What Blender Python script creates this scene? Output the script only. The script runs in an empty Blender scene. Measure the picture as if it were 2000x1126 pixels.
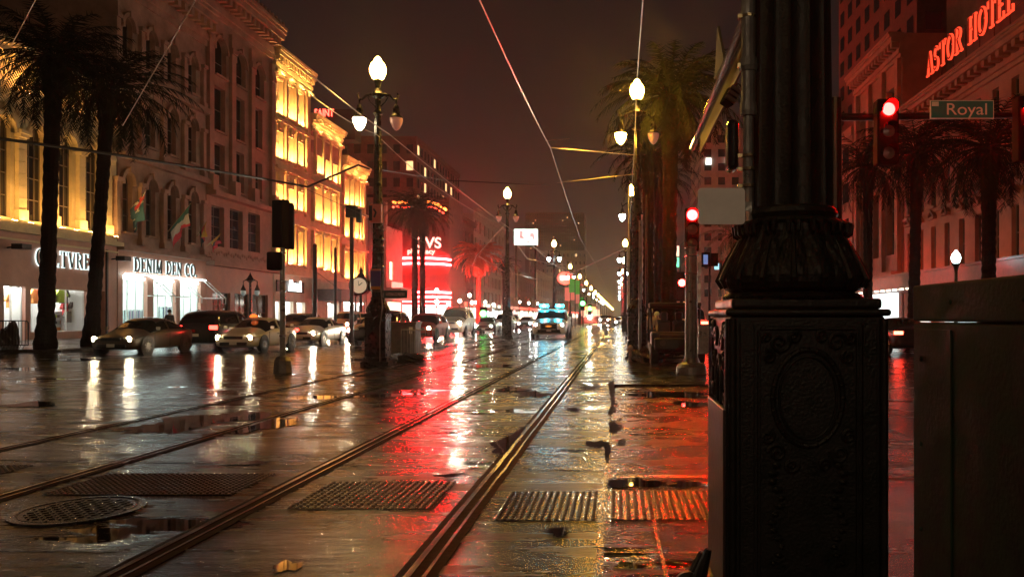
import bpy, bmesh, math, random
from mathutils import Vector, Matrix
R = math.radians
random.seed(7)
S = bpy.context.scene
COL = S.collection
# ------------------------------------------------------------ camera, sky, exposure
F = 1500.0; VX = 1210.0; VY = 617.0; EYE = 1.5
cd = bpy.data.cameras.new('camera'); cam = bpy.data.objects.new('camera', cd); COL.objects.link(cam)
cam.location = (0, 0, EYE); cam.rotation_euler = (R(90), 0, 0)
cd.lens = 27; cd.sensor_width = 36; cd.shift_x = -0.105; cd.shift_y = 0.027
cd.clip_start = 0.05; cd.clip_end = 5000
S.camera = cam
S.view_settings.view_transform = 'Standard'; S.view_settings.look = 'None'
S.view_settings.exposure = 0.4; S.view_settings.gamma = 1
S.cycles.use_denoising = True
S.cycles.sample_clamp_indirect = 6
S.cycles.max_bounces = 5; S.cycles.diffuse_bounces = 2; S.cycles.glossy_bounces = 3
S.cycles.transparent_max_bounces = 6; S.cycles.volume_bounces = 0
S.cycles.caustics_reflective = True; S.cycles.use_light_tree = True
W = bpy.data.worlds.new('World'); S.world = W; W.use_nodes = True
wn = W.node_tree; wn.nodes.clear()
wo = wn.nodes.new('ShaderNodeOutputWorld'); wb = wn.nodes.new('ShaderNodeBackground')
tc = wn.nodes.new('ShaderNodeTexCoord'); sx = wn.nodes.new('ShaderNodeSeparateXYZ')
cr = wn.nodes.new('ShaderNodeValToRGB'); nz = wn.nodes.new('ShaderNodeTexNoise')
nz.inputs['Scale'].default_value = 2.2; nz.inputs['Detail'].default_value = 6
ma = wn.nodes.new('ShaderNodeMath'); ma.operation = 'MULTIPLY_ADD'; ma.inputs[1].default_value = 0.18
wn.links.new(tc.outputs['Generated'], nz.inputs['Vector'])
wn.links.new(tc.outputs['Generated'], sx.inputs[0])
wn.links.new(nz.outputs['Fac'], ma.inputs[0]); wn.links.new(sx.outputs['Z'], ma.inputs[2])
wn.links.new(ma.outputs[0], cr.inputs[0])
e = cr.color_ramp.elements
e[0].position = 0.08; e[0].color = (0.040, 0.019, 0.0165, 1)
e[1].position = 0.62; e[1].color = (0.0105, 0.0068, 0.0058, 1)
x = cr.color_ramp.elements.new(0.3); x.color = (0.022, 0.0128, 0.011, 1)
wn.links.new(cr.outputs[0], wb.inputs['Color']); wb.inputs['Strength'].default_value = 0.66
wn.links.new(wb.outputs[0], wo.inputs[0])

# ------------------------------------------------------------ helpers
def px(x, y, D): return Vector(((x - VX) * D / F, D, EYE - (y - VY) * D / F))
def G(x, y):
    D = F * EYE / (y - VY); return Vector(((x - VX) * D / F, D, 0))

MATS = {}
def mat(name, base, rough=.5, metal=0.0, spec=.5, emit=None, es=0.0, var=0.0, vs=3.0, bump=0.0, bs=20.0,
        coat=0.0, stain=None, stretch=(1, 1, 1), bd=0.02, rv=0.0):
    if name in MATS: return MATS[name]
    m = bpy.data.materials.new(name); m.use_nodes = True; MATS[name] = m
    nt = m.node_tree; b = nt.nodes['Principled BSDF']
    b.inputs['Base Color'].default_value = (*base, 1); b.inputs['Roughness'].default_value = rough
    b.inputs['Metallic'].default_value = metal; b.inputs['Specular IOR Level'].default_value = spec
    if coat: b.inputs['Coat Weight'].default_value = coat; b.inputs['Coat Roughness'].default_value = .05
    if emit: b.inputs['Emission Color'].default_value = (*emit, 1); b.inputs['Emission Strength'].default_value = es
    if var or bump or stain or rv:
        g = nt.nodes.new('ShaderNodeTexCoord'); mp = nt.nodes.new('ShaderNodeMapping'); mp.inputs['Scale'].default_value = stretch
        nt.links.new(g.outputs['Object'], mp.inputs[0])
        n = nt.nodes.new('ShaderNodeTexNoise'); n.inputs['Scale'].default_value = vs; n.inputs['Detail'].default_value = 7
        n.inputs['Roughness'].default_value = .65
        nt.links.new(mp.outputs[0], n.inputs['Vector'])
        r = nt.nodes.new('ShaderNodeValToRGB'); r.color_ramp.elements[0].position = .33; r.color_ramp.elements[1].position = .68
        lo = stain if stain else [c * (1 - var) for c in base]
        r.color_ramp.elements[0].color = (*lo, 1)
        r.color_ramp.elements[1].color = (*[min(1, c * (1 + var)) for c in base], 1)
        nt.links.new(n.outputs['Fac'], r.inputs[0]); nt.links.new(r.outputs[0], b.inputs['Base Color'])
        if rv:
            mr = nt.nodes.new('ShaderNodeMapRange'); mr.inputs['From Min'].default_value = .35; mr.inputs['From Max'].default_value = .65
            mr.inputs['To Min'].default_value = max(.02, rough - rv); mr.inputs['To Max'].default_value = rough + rv
            nt.links.new(n.outputs['Fac'], mr.inputs['Value']); nt.links.new(mr.outputs[0], b.inputs['Roughness'])
        if bump:
            n2 = nt.nodes.new('ShaderNodeTexNoise'); n2.inputs['Scale'].default_value = bs; n2.inputs['Detail'].default_value = 5
            nt.links.new(mp.outputs[0], n2.inputs['Vector'])
            bp = nt.nodes.new('ShaderNodeBump'); bp.inputs['Strength'].default_value = bump; bp.inputs['Distance'].default_value = bd
            nt.links.new(n2.outputs['Fac'], bp.inputs['Height']); nt.links.new(bp.outputs[0], b.inputs['Normal'])
    return m
def glow(name, col, s):
    if name in MATS: return MATS[name]
    m = bpy.data.materials.new(name); m.use_nodes = True; MATS[name] = m
    nt = m.node_tree; nt.nodes.clear(); o = nt.nodes.new('ShaderNodeOutputMaterial'); em = nt.nodes.new('ShaderNodeEmission')
    em.inputs[0].default_value = (*col, 1); em.inputs[1].default_value = s; nt.links.new(em.outputs[0], o.inputs[0])
    return m

class MB:
    def __init__(s): s.v = []; s.f = []; s.m = []
    def add(s, vs, fs, mi=0):
        k = len(s.v); s.v += [tuple(v) for v in vs]; s.f += [[i + k for i in f] for f in fs]; s.m += [mi] * len(fs); return s
    def box(s, x0, x1, y0, y1, z0, z1, mi=0, M=None):
        vs = [Vector((x, y, z)) for z in (z0, z1) for y in (y0, y1) for x in (x0, x1)]
        if M: vs = [M @ v for v in vs]
        return s.add(vs, [(0, 2, 3, 1), (4, 5, 7, 6), (0, 1, 5, 4), (2, 6, 7, 3), (0, 4, 6, 2), (1, 3, 7, 5)], mi)
    def fbox(s, P, u0, u1, w0, w1, n0, n1, mi=0):
        vs = [P(u, w, n) for w in (w0, w1) for n in (n0, n1) for u in (u0, u1)]
        return s.add(vs, [(0, 2, 3, 1), (4, 5, 7, 6), (0, 1, 5, 4), (2, 6, 7, 3), (0, 4, 6, 2), (1, 3, 7, 5)], mi)
    def fq(s, P, u0, u1, w0, w1, n, mi=0):
        return s.add([P(u0, w0, n), P(u1, w0, n), P(u1, w1, n), P(u0, w1, n)], [(0, 1, 2, 3)], mi)
    def tube(s, pts, r, seg=8, mi=0, cap=True):
        pts = [Vector(p) for p in pts]; n = len(pts); rs = r if isinstance(r, (list, tuple)) else [r] * n
        vs = []; up = None
        for i, p in enumerate(pts):
            d = (pts[min(i + 1, n - 1)] - pts[max(i - 1, 0)]).normalized()
            if up is None: up = Vector((0, 0, 1)) if abs(d.z) < .9 else Vector((1, 0, 0))
            a = d.cross(up)
            if a.length < 1e-4: a = d.orthogonal()
            a.normalize(); b = a.cross(d); up = b
            for k in range(seg):
                t = 2 * math.pi * k / seg; vs.append(p + (a * math.cos(t) + b * math.sin(t)) * rs[i])
        fs = [(i * seg + k, i * seg + (k + 1) % seg, (i + 1) * seg + (k + 1) % seg, (i + 1) * seg + k) for i in range(n - 1) for k in range(seg)]
        if cap: fs += [tuple(range(seg))[::-1], tuple((n - 1) * seg + k for k in range(seg))]
        return s.add(vs, fs, mi)
    def lathe(s, prof, seg=16, c=(0, 0, 0), mi=0, mod=None, axis='z', sx=1, sy=1):
        c = Vector(c); vs = []
        for (r, z) in prof:
            for k in range(seg):
                t = 2 * math.pi * k / seg; rr = r * (mod(t, z) if mod else 1)
                p = Vector((rr * math.cos(t) * sx, rr * math.sin(t) * sy, z))
                if axis == 'y': p = Vector((p.x, p.z, p.y))
                if axis == 'x': p = Vector((p.z, p.x, p.y))
                vs.append(c + p)
        n = len(prof)
        fs = [(i * seg + k, i * seg + (k + 1) % seg, (i + 1) * seg + (k + 1) % seg, (i + 1) * seg + k) for i in range(n - 1) for k in range(seg)]
        fs += [tuple(range(seg))[::-1], tuple((n - 1) * seg + k for k in range(seg))]
        return s.add(vs, fs, mi)
    def build(s, name, mats, parent=None, world=False, smooth=False):
        me = bpy.data.meshes.new(name)
        v = s.v
        if world and parent is not None:
            L = parent.location
            if parent.parent: L = L + parent.parent.location
            v = [(a - L.x, b - L.y, c - L.z) for a, b, c in v]
        me.from_pydata(v, [], s.f)
        if not isinstance(mats, (list, tuple)): mats = [mats]
        for m in mats: me.materials.append(m)
        me.polygons.foreach_set('material_index', s.m)
        if smooth: me.polygons.foreach_set('use_smooth', [True] * len(s.f))
        me.update()
        o = bpy.data.objects.new(name, me); COL.objects.link(o)
        if parent is not None: o.parent = parent
        return o
def fixn(o):
    bm = bmesh.new(); bm.from_mesh(o.data); bmesh.ops.recalc_face_normals(bm, faces=bm.faces); bm.to_mesh(o.data); bm.free(); return o
def tag(o, label, cat, group=None):
    o['label'] = label; o['category'] = cat
    if group: o['group'] = group
    return o
def thing(name, label, cat, loc=(0, 0, 0), rz=0, group=None):
    o = bpy.data.objects.new(name, None); COL.objects.link(o); o.empty_display_size = .2
    o.location = loc; o.rotation_euler = (0, 0, rz); return tag(o, label, cat, group)
def structure(o): o['kind'] = 'structure'; return o
def copy_tree(o, parent=None):
    c = o.copy(); COL.objects.link(c); c.parent = parent
    for ch in list(o.children): copy_tree(ch, c)
    return c
def bevel(o, w=.01, seg=2):
    m = o.modifiers.new('bevel', 'BEVEL'); m.width = w; m.segments = seg; m.limit_method = 'ANGLE'; return o
def sub(o, n=1):
    m = o.modifiers.new('sub', 'SUBSURF'); m.levels = n; m.render_levels = n; return o
def text(name, body, size, M, m, parent=None, ext=.02, off=0.0, sx=1.0):
    c = bpy.data.curves.new(name, 'FONT'); c.body = body; c.size = size; c.extrude = ext; c.offset = off
    c.align_x = 'CENTER'; c.align_y = 'CENTER'
    t = bpy.data.objects.new(name, c); COL.objects.link(t)
    bpy.context.view_layer.update()
    me = bpy.data.meshes.new_from_object(t.evaluated_get(bpy.context.evaluated_depsgraph_get()))
    bpy.data.objects.remove(t); bpy.data.curves.remove(c)
    T = M @ Matrix.Diagonal((sx, 1, 1, 1))
    if parent is not None: T = Matrix.Translation(-parent.location) @ T
    me.transform(T); me.name = name
    me.materials.clear(); me.materials.append(m)
    o = bpy.data.objects.new(name, me); COL.objects.link(o); o.parent = parent
    return o
def frameM(P, u, w, n):   # matrix of a facade frame for text
    o = Vector(P(u, w, n)); a = Vector(P(u + 1, w, n)) - o; b = Vector(P(u, w + 1, n)) - o; c = a.cross(b)
    M = Matrix((a, b, c)).transposed().to_4x4(); M.translation = o; return M

# serif capital letters as strokes: (points, width)
def arc(cx, cy, rx, ry, a0, a1, n=10): return [(cx + rx * math.cos(R(a0 + (a1 - a0) * i / n)), cy + ry * math.sin(R(a0 + (a1 - a0) * i / n))) for i in range(n + 1)]
T_, t_, s_ = .15, .06, .05
def stem(x): return [([(x, 0), (x, 1)], T_), ([(x - .14, .025), (x + .14, .025)], s_), ([(x - .14, .975), (x + .14, .975)], s_)]
GL = {
 'I': (.3, stem(.15)),
 'L': (.62, stem(.17) + [([(.17, .03), (.6, .03)], s_), ([(.58, 0), (.58, .22)], s_)]),
 'T': (.7, [([(.35, 0), (.35, 1)], T_), ([(.21, .025), (.49, .025)], s_), ([(.02, .97), (.68, .97)], s_), ([(.04, 1), (.04, .78)], s_), ([(.66, 1), (.66, .78)], s_)]),
 'E': (.64, stem(.17) + [([(.17, .03), (.6, .03)], s_), ([(.58, 0), (.58, .22)], s_), ([(.17, .97), (.57, .97)], s_), ([(.55, 1), (.55, .8)], s_), ([(.17, .52), (.45, .52)], s_)]),
 'H': (.82, stem(.17) + stem(.65) + [([(.17, .52), (.65, .52)], t_)]),
 'N': (.84, [([(.17, 0), (.17, 1)], t_), ([(.66, 0), (.66, 1)], t_), ([(.15, .97), (.66, .03)], T_), ([(.03, .97), (.25, .97)], s_), ([(.54, .97), (.8, .97)], s_), ([(.04, .025), (.3, .025)], s_)]),
 'M': (1.0, [([(.16, 0), (.2, 1)], t_), ([(.2, .97), (.49, .05)], T_), ([(.49, .05), (.78, .97)], t_), ([(.8, 0), (.8, 1)], T_), ([(.04, .025), (.28, .025)], s_), ([(.66, .025), (.96, .025)], s_)]),
 'V': (.74, [([(.12, .97), (.38, .02)], T_), ([(.38, .02), (.64, .97)], t_), ([(0, .975), (.26, .975)], s_), ([(.52, .975), (.76, .975)], s_)]),
 'A': (.76, [([(.12, .02), (.38, .98)], t_), ([(.38, .98), (.64, .02)], T_), ([(0, .025), (.24, .025)], s_), ([(.5, .025), (.78, .025)], s_), ([(.22, .33), (.54, .33)], t_)]),
 'O': (.82, [(arc(.41, .5, .32, .47, 0, 360, 20), .11)]),
 'C': (.76, [(arc(.42, .5, .34, .47, 48, 312, 16), .11), ([(.66, .98), (.66, .74)], s_)]),
 'D': (.8, stem(.17) + [(arc(.3, .5, .4, .47, -90, 90, 12), .1), ([(.17, .03), (.3, .03)], s_), ([(.17, .97), (.3, .97)], s_)]),
 'R': (.78, stem(.17) + [(arc(.32, .75, .26, .22, -90, 90, 8), .09), ([(.17, .97), (.34, .97)], s_), ([(.17, .53), (.34, .53)], s_), ([(.36, .52), (.66, .03)], .12), ([(.58, .025), (.78, .025)], s_)]),
 'S': (.62, [(arc(.31, .73, .2, .23, 30, 250, 10) + arc(.31, .27, .21, .24, 75, -150, 10), .1)]),
 '.': (.25, [([(.1, 0), (.1, .14)], .14)]),
 ' ': (.4, []), }
def serif(name, body, P, u0, w0, h, length, n, m, parent=None, grow=0.0, depth=.05, M0=None):
    tot = sum(GL[c][0] + .08 for c in body) * h; k = length / tot; x = 0; q = 0
    for c in body:
        wd, st = GL[c]; mb = MB()
        for pts, w in st:
            q += 1; dn = n + (q % 7) * .0012; w = (w + grow) * h / 2
            pp = [Vector(((x + a) * h, b * h)) for a, b in pts]
            L = []; Rr = []
            for i, p in enumerate(pp):
                d = (pp[min(i + 1, len(pp) - 1)] - pp[max(i - 1, 0)]).normalized(); nn = Vector((-d.y, d.x))
                ex = d * (grow * h / 2) * (-1 if i == 0 else (1 if i == len(pp) - 1 else 0))
                L.append(p + nn * w + ex); Rr.append(p - nn * w + ex)
            for i in range(len(pp) - 1):
                cs = [L[i], L[i + 1], Rr[i + 1], Rr[i]]
                vs = [P(u0 + c_.x * k, w0 + c_.y, dn) for c_ in cs] + [P(u0 + c_.x * k, w0 + c_.y, dn + depth) for c_ in cs]
                mb.add(vs, [(0, 1, 2, 3), (7, 6, 5, 4), (0, 4, 5, 1), (1, 5, 6, 2), (2, 6, 7, 3), (3, 7, 4, 0)])
        x += wd + .08
        if mb.f: mb.build(name, m, parent, True)
# ------------------------------------------------------------ ground
def wet(name, base, lo, rmin, rmax, bump, sxy=(.45, 3.2), pud=.62, seed=0.0, agg=0.0, bd=.01, dark=.35, spec=.5, wav=.0):
    m = bpy.data.materials.new(name); m.use_nodes = True; nt = m.node_tree; b = nt.nodes['Principled BSDF']
    N = nt.nodes.new; K = nt.links.new
    g = N('ShaderNodeNewGeometry')
    def noise(sc, d, scale, off=0):
        mp = N('ShaderNodeMapping'); mp.inputs['Scale'].default_value = (sc[0], sc[1], 1); mp.inputs['Location'].default_value = (seed + off, seed * 2 + off, 0)
        K(g.outputs['Position'], mp.inputs[0]); n = N('ShaderNodeTexNoise'); n.inputs['Scale'].default_value = scale; n.inputs['Detail'].default_value = d
        n.inputs['Roughness'].default_value = .6; K(mp.outputs[0], n.inputs['Vector']); return n.outputs['Fac']
    def mr(v, a, b_, c, d, sm=False):
        r = N('ShaderNodeMapRange'); r.inputs['From Min'].default_value = a; r.inputs['From Max'].default_value = b_
        r.inputs['To Min'].default_value = c; r.inputs['To Max'].default_value = d; r.interpolation_type = 'SMOOTHSTEP' if sm else 'LINEAR'
        K(v, r.inputs['Value']); return r.outputs[0]
    def mth(op, a, c):
        r = N('ShaderNodeMath'); r.operation = op
        for i, q in enumerate((a, c)):
            if isinstance(q, (int, float)): r.inputs[i].default_value = q
            else: K(q, r.inputs[i])
        return r.outputs[0]
    streak = noise(sxy, 6, 1.0); blotch = noise((.5, .8), 6, .55, 5); fine = noise((1, 1.6), 5, 38, 3); band = noise((.3, 1.1), 5, 1.0, 9)
    brush = noise((2.5, 12), 4, 1.3, 2)
    pd = mr(mth('ADD', mth('MULTIPLY', blotch, .65), mth('MULTIPLY', streak, .35)), pud - .035, pud + .01, 0, 1, True)   # puddle mask
    rg = mr(mth('ADD', mth('MULTIPLY', streak, .45), mth('ADD', mth('MULTIPLY', band, .2), mth('MULTIPLY', blotch, .35))), .41, .59, rmin, rmax)
    inv = mth('SUBTRACT', 1.0, pd)
    rough = mth('ADD', mth('MULTIPLY', rg, inv), .035); K(rough, b.inputs['Roughness'])
    mx = N('ShaderNodeMix'); mx.data_type = 'RGBA'; mx.inputs[6].default_value = (*lo, 1); mx.inputs[7].default_value = (*base, 1)
    K(mr(mth('ADD', mth('MULTIPLY', blotch, .6), mth('MULTIPLY', fine, .4)), .35, .65, 0, 1), mx.inputs[0])
    col = mx.outputs[2]
    m2 = N('ShaderNodeMix'); m2.data_type = 'RGBA'; m2.blend_type = 'MULTIPLY'; K(pd, m2.inputs[0]); K(col, m2.inputs[6]); m2.inputs[7].default_value = (dark, dark, dark, 1)
    K(m2.outputs[2], b.inputs['Base Color'])
    b.inputs['IOR'].default_value = 1.34; b.inputs['Specular IOR Level'].default_value = spec
    h = mth('ADD', mth('MULTIPLY', fine, .5 + agg), mth('ADD', mth('MULTIPLY', streak, 1.3), mth('MULTIPLY', brush, .7)))
    h = mth('MULTIPLY', h, inv)
    bp = N('ShaderNodeBump'); bp.inputs['Strength'].default_value = bump; bp.inputs['Distance'].default_value = bd
    K(h, bp.inputs['Height']); K(bp.outputs[0], b.inputs['Normal'])
    return m
M_ASPH = wet('wet_asphalt', (.014, .012, .011), (.007, .006, .0055), .09, .30, .42, (.6, 2.8), .575, 3.0)
M_SLAB = wet('wet_track_concrete', (.022, .017, .014), (.010, .008, .007), .11, .36, .5, (.8, 3.2), .57, 11.0)
M_NEUT = wet('wet_aggregate_paving', (.035, .020, .011), (.008, .005, .003), .10, .36, 1.0, (1.1, 2.2), .575, 23.0, agg=1.4)
M_WALK = wet('wet_sidewalk', (.08, .06, .05), (.05, .04, .03), .12, .34, .4, (.6, 1.5), .6, 31.0)
M_PUD = mat('puddle_water', (.006, .005, .005), .025, spec=.6, bump=.04, bs=4, bd=.01)
M_JOINT = mat('joint_tar', (.012, .010, .009), .25, bump=.5, bs=30)
M_RAIL = mat('rail_steel', (.30, .29, .28), .22, 1.0, var=.3, vs=6, bump=.15, bs=18, stretch=(1, .1, 1), rv=.08)
M_GROOVE = mat('rail_groove_rubber', (.008, .007, .006), .7, spec=.12, bump=.4, bs=12)

def sheet(name, x0, x1, y0, y1, z, m, nx=1, ny=1):
    mb = MB(); mb.add([(x0, y0, z), (x1, y0, z), (x1, y1, z), (x0, y1, z)], [(0, 1, 2, 3)]); return structure(mb.build(name, m))
sheet('ground', -400, 400, -80, 1400, 0, M_ASPH)
sheet('track_pavement', -8.35, -.135, -20, 1200, .004, M_SLAB)
# neutral ground on the right, beige aggregate slabs then dark strip
mb = MB(); mb.box(-.11, 3.6, -20, 16.3, -.3, .008); structure(bevel(mb.build('neutral_ground_paving', M_NEUT), .006))
mb = MB(); mb.box(-.11, 3.6, 16.34, 900, -.3, .05); structure(mb.build('neutral_ground_strip', M_SLAB))
mb = MB(); mb.box(-9.0, -8.37, 27, 900, -.3, .07); structure(mb.build('neutral_ground_kerb', M_SLAB))
mb = MB(); mb.box(-60, -23.2, 31.6, 1200, -.3, .13); mb.box(-23.2, -22.95, 31.6, 1200, -.3, .118); structure(bevel(mb.build('left_sidewalk', M_WALK), .02))
mb = MB(); mb.box(14.4, 60, 22, 1200, -.3, .13); structure(mb.build('right_sidewalk', M_WALK))
mb = MB(); mb.box(-200, -23.5, -60, 20, -.3, .13); structure(mb.build('corner_sidewalk', M_WALK))
# joints in the slabs
mb = MB()
def joint(x0, y0, x1, y1, w, z=.007):
    n = max(2, int(math.hypot(x1 - x0, y1 - y0) / .35)); d = Vector((x1 - x0, y1 - y0)).normalized(); q = Vector((-d.y, d.x)); L = []; Rr = []
    for i in range(n + 1):
        t = i / n; a = Vector((x0 + (x1 - x0) * t, y0 + (y1 - y0) * t)); k = w * (.7 + .6 * random.random())
        L.append((a.x + q.x * k, a.y + q.y * k, z)); k = w * (.7 + .6 * random.random()); Rr.append((a.x - q.x * k, a.y - q.y * k, z))
    vs = [v for p in zip(L, Rr) for v in p]; mb.add(vs, [(2 * i, 2 * i + 1, 2 * i + 3, 2 * i + 2) for i in range(n)])
joint(-9, 8.25, -5.6, 7.95, .05); joint(-4.95, 7.9, -3.2, 7.75, .05); joint(-2.7, 7.72, -1.4, 7.6, .05); joint(-.95, 7.55, -.16, 7.5, .05)
yy = 10.4
while yy < 90:
    for a, b_ in ((-5.0, -3.2), (-2.7, -1.4), (-.95, -.16)): joint(a, yy + .1, b_, yy, .014 + .0006 * yy)
    yy += 2.9 + .02 * yy
for yy in (4.9, 3.4): joint(-5, yy, -3.2, yy, .012)
structure(mb.build('slab_joints', M_JOINT))
mb = MB()
joint(-.1, 7.15, 3.5, 7.1, .055, .012); joint(-.1, 6.85, 3.5, 6.8, .03, .0125); joint(.25, 5.65, .27, 4.2, .012, .013)
joint(-.1, 4.85, 2, 4.8, .012, .014); joint(-.1, 13.4, 3.5, 13.3, .1, .012); joint(-.1, 11.5, 3.5, 11.4, .04, .0125)
structure(mb.build('paving_joints', M_JOINT))
mb = MB(); joint(-.122, -5, -.122, 60, .022, .0105); structure(mb.build('gutter_joint', M_JOINT))

# puddles
def puddle(cx, cy, rx, ry, z, n=110, rough=.45, seed=1):
    rnd = random.Random(seed); ph = [rnd.uniform(0, 6.28) for _ in range(7)]; vs = [(cx, cy, z)]
    for i in range(n):
        t = 2 * math.pi * i / n; r = .8 + .16 * math.sin(2 * t + ph[0]) + .15 * math.sin(3 * t + ph[1]) + .12 * math.sin(5 * t + ph[2]) + .06 * math.sin(9 * t + ph[3]) + .04 * math.sin(14 * t + ph[4]) + .03 * math.sin(23 * t + ph[5]) + rnd.uniform(-.03, .03)
        vs.append((cx + rx * r * math.cos(t), cy + ry * r * math.sin(t), z))
    mb.add(vs, [(0, i + 1, (i + 1) % n + 1) for i in range(n)])
mb = MB()
for i, (x, y, rx, ry) in enumerate([(395, 822, 105, 24), (300, 835, 60, 10), (520, 830, 45, 20), (985, 868, 30, 20), (1010, 850, 14, 24), (560, 1108, 30, 14),
        (1165, 868, 22, 10), (1040, 770, 40, 7), (60, 790, 60, 6), (760, 702, 90, 4), (150, 702, 60, 3), (950, 715, 60, 4), (880, 930, 30, 5),
        (1150, 756, 22, 5), (1000, 760, 30, 6), (1120, 800, 18, 4), (480, 905, 40, 5), (1090, 1040, 30, 10)]):
    c = G(x, y); puddle(c.x, c.y, rx * c.y / F, ry * c.y ** 2 / (F * EYE), .0085 + i * .0003, seed=i + 2)
structure(mb.build('puddle', M_PUD))
mb = MB()
for i, (x, y, rx, ry) in enumerate([(1196, 760, 8, 30), (1200, 835, 14, 16), (1186, 880, 9, 20), (1215, 865, 10, 8), (1300, 772, 80, 7), (1240, 945, 60, 12), (1340, 948, 50, 7), (1228, 1108, 30, 10), (1350, 790, 45, 6), (1195, 800, 8, 14)]):
    c = G(x, y); puddle(c.x, c.y, rx * c.y / F, ry * c.y ** 2 / (F * EYE), .0125 + i * .0003, seed=i + 40)
structure(mb.build('puddle', M_PUD))

# tram rails: steel head and flange groove in a dark band
def rail_line(pts, z=.0085):
    for nm, off, w, m, dz, th in (('rail_bed', 0, .12, M_GROOVE, 0, 0), ('tram_rail', -.045, .020, M_RAIL, .010, 1), ('tram_rail', .05, .011, M_RAIL, .008, 1)):
        mb = MB(); L = []; n = len(pts)
        for i, (x, y) in enumerate(pts):
            a = Vector(pts[max(0, i - 1)]); b = Vector(pts[min(n - 1, i + 1)]); d = (b - a).normalized(); q = Vector((d.y, -d.x))
            for sgn in (-1, 1):
                p = Vector((x, y)) + q * (off + sgn * w)
                L.append((p.x, p.y, z + dz)); L.append((p.x, p.y, z + dz - .009))
        for i in range(n - 1):
            k = i * 4; mb.add([L[k], L[k + 2], L[k + 6], L[k + 4]], [(0, 1, 2, 3)])
            if th: mb.add([L[k], L[k + 1], L[k + 5], L[k + 4]], [(0, 1, 2, 3)]); mb.add([L[k + 2], L[k + 3], L[k + 7], L[k + 6]], [(0, 1, 2, 3)])
        structure(mb.build(nm, m))
for X in (-1.17, -2.9, -5.1, -6.95):
    ys = [-6 + i * .5 for i in range(60)] + [24 + i * 8 for i in range(120)]
    rnd = random.Random(X)
    rail_line([(X + rnd.uniform(-.004, .004), y) for y in ys])
# the turnout that curls off to the left
def bez(a, b, c, d, n=26):
    return [tuple(Vector(a) * (1 - t) ** 3 + Vector(b) * 3 * t * (1 - t) ** 2 + Vector(c) * 3 * t * t * (1 - t) + Vector(d) * t ** 3) for t in [i / n for i in range(n + 1)]]
def g2(x, y): p = G(x, y); return (p.x, p.y)
rail_line(bez(g2(760, 745), g2(960, 688), g2(1040, 672), g2(985, 663)) + bez(g2(985, 663), g2(965, 659), g2(950, 657), g2(925, 654), 8)[1:], .0115)
rail_line(bez(g2(700, 735), g2(900, 686), g2(985, 668), g2(915, 659)) + bez(g2(915, 659), g2(900, 657), g2(880, 655), g2(860, 653), 8)[1:], .0122)

# tactile paving pads with domes, manhole
M_TACT = mat('tactile_concrete', (.03, .02, .013), .14, var=.4, vs=4, bump=.35, bs=60, rv=.1)
M_TACTD = mat('tactile_dark', (.018, .013, .01), .4, var=.4, vs=4, bump=.3, bs=60)
def tactile(x0, x1, y0, y1, z, nx, ny, label, sk=0.0):
    mb = MB(); T = lambda x, y: (x + (y - y0) * sk)
    mb.add([(T(x0, y0), y0, z), (T(x1, y0), y0, z), (T(x1, y1), y1, z), (T(x0, y1), y1, z)], [(0, 1, 2, 3)])
    for i in range(nx):
        for j in range(ny):
            cx = x0 + (x1 - x0) * (i + .5) / nx; cy = y0 + (y1 - y0) * (j + .5) / ny; cx = T(cx, cy); r = min((x1 - x0) / nx, (y1 - y0) / ny) * .30
            vs = [(cx + r * k_ * math.cos(a * math.pi / 4), cy + r * k_ * math.sin(a * math.pi / 4), z + zz) for k_, zz in ((1, .0), (.75, .008)) for a in range(8)]
            mb.add(vs, [(a, (a + 1) % 8, 8 + (a + 1) % 8, 8 + a) for a in range(8)] + [tuple(range(8, 16))], 1)
    o = mb.build('tactile_paving', [M_TACT, M_TACTD]); tag(o, label, 'tactile paving', 'tactile paving pads across the tracks'); return o
tactile(-4.85, -3.25, 6.42, 7.3, .0095, 30, 16, 'dark tactile paving pad behind the round manhole cover, between the two tracks')
tactile(-2.60, -1.46, 5.95, 6.95, .0095, 20, 14, 'tactile paving pad half lit red, inside the nearer track')
tactile(-.93, -.17, 5.62, 6.55, .0095, 14, 13, 'tactile paving pad between the nearest rail and the gutter joint')
tactile(-.08, .98, 5.62, 6.55, .0145, 18, 13, 'yellow and red lit tactile paving pad beside the big iron pedestal')
tactile(-7.9, -5.85, 7.05, 7.7, .0095, 36, 11, 'tactile paving pad at the left edge of the photo, on the farther track')
mb = MB(); c = G(155, 997)
mb.lathe([(.45, .004), (.45, .016), (.40, .018), (.395, .008), (.38, .008), (.38, .014), (.001, .014)], 48)
for i in range(-6, 7):
    for j in range(-6, 7):
        if math.hypot(i, j) * .058 < .35:
            M = Matrix.Translation((i * .058, j * .058, .014)) @ Matrix.Rotation(R(45 if (i + j) % 2 else -45), 4, 'Z'); mb.box(-.022, .022, -.009, .009, 0, .006, 0, M)
o = mb.build('manhole_cover', mat('wet_cast_iron', (.03, .026, .022), .22, .6, var=.4, vs=8, bump=.3, bs=50)); o.location = c; bevel(o, .003, 1)
tag(o, 'round cast iron manhole cover with raised pattern on wet concrete', 'manhole cover')
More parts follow.
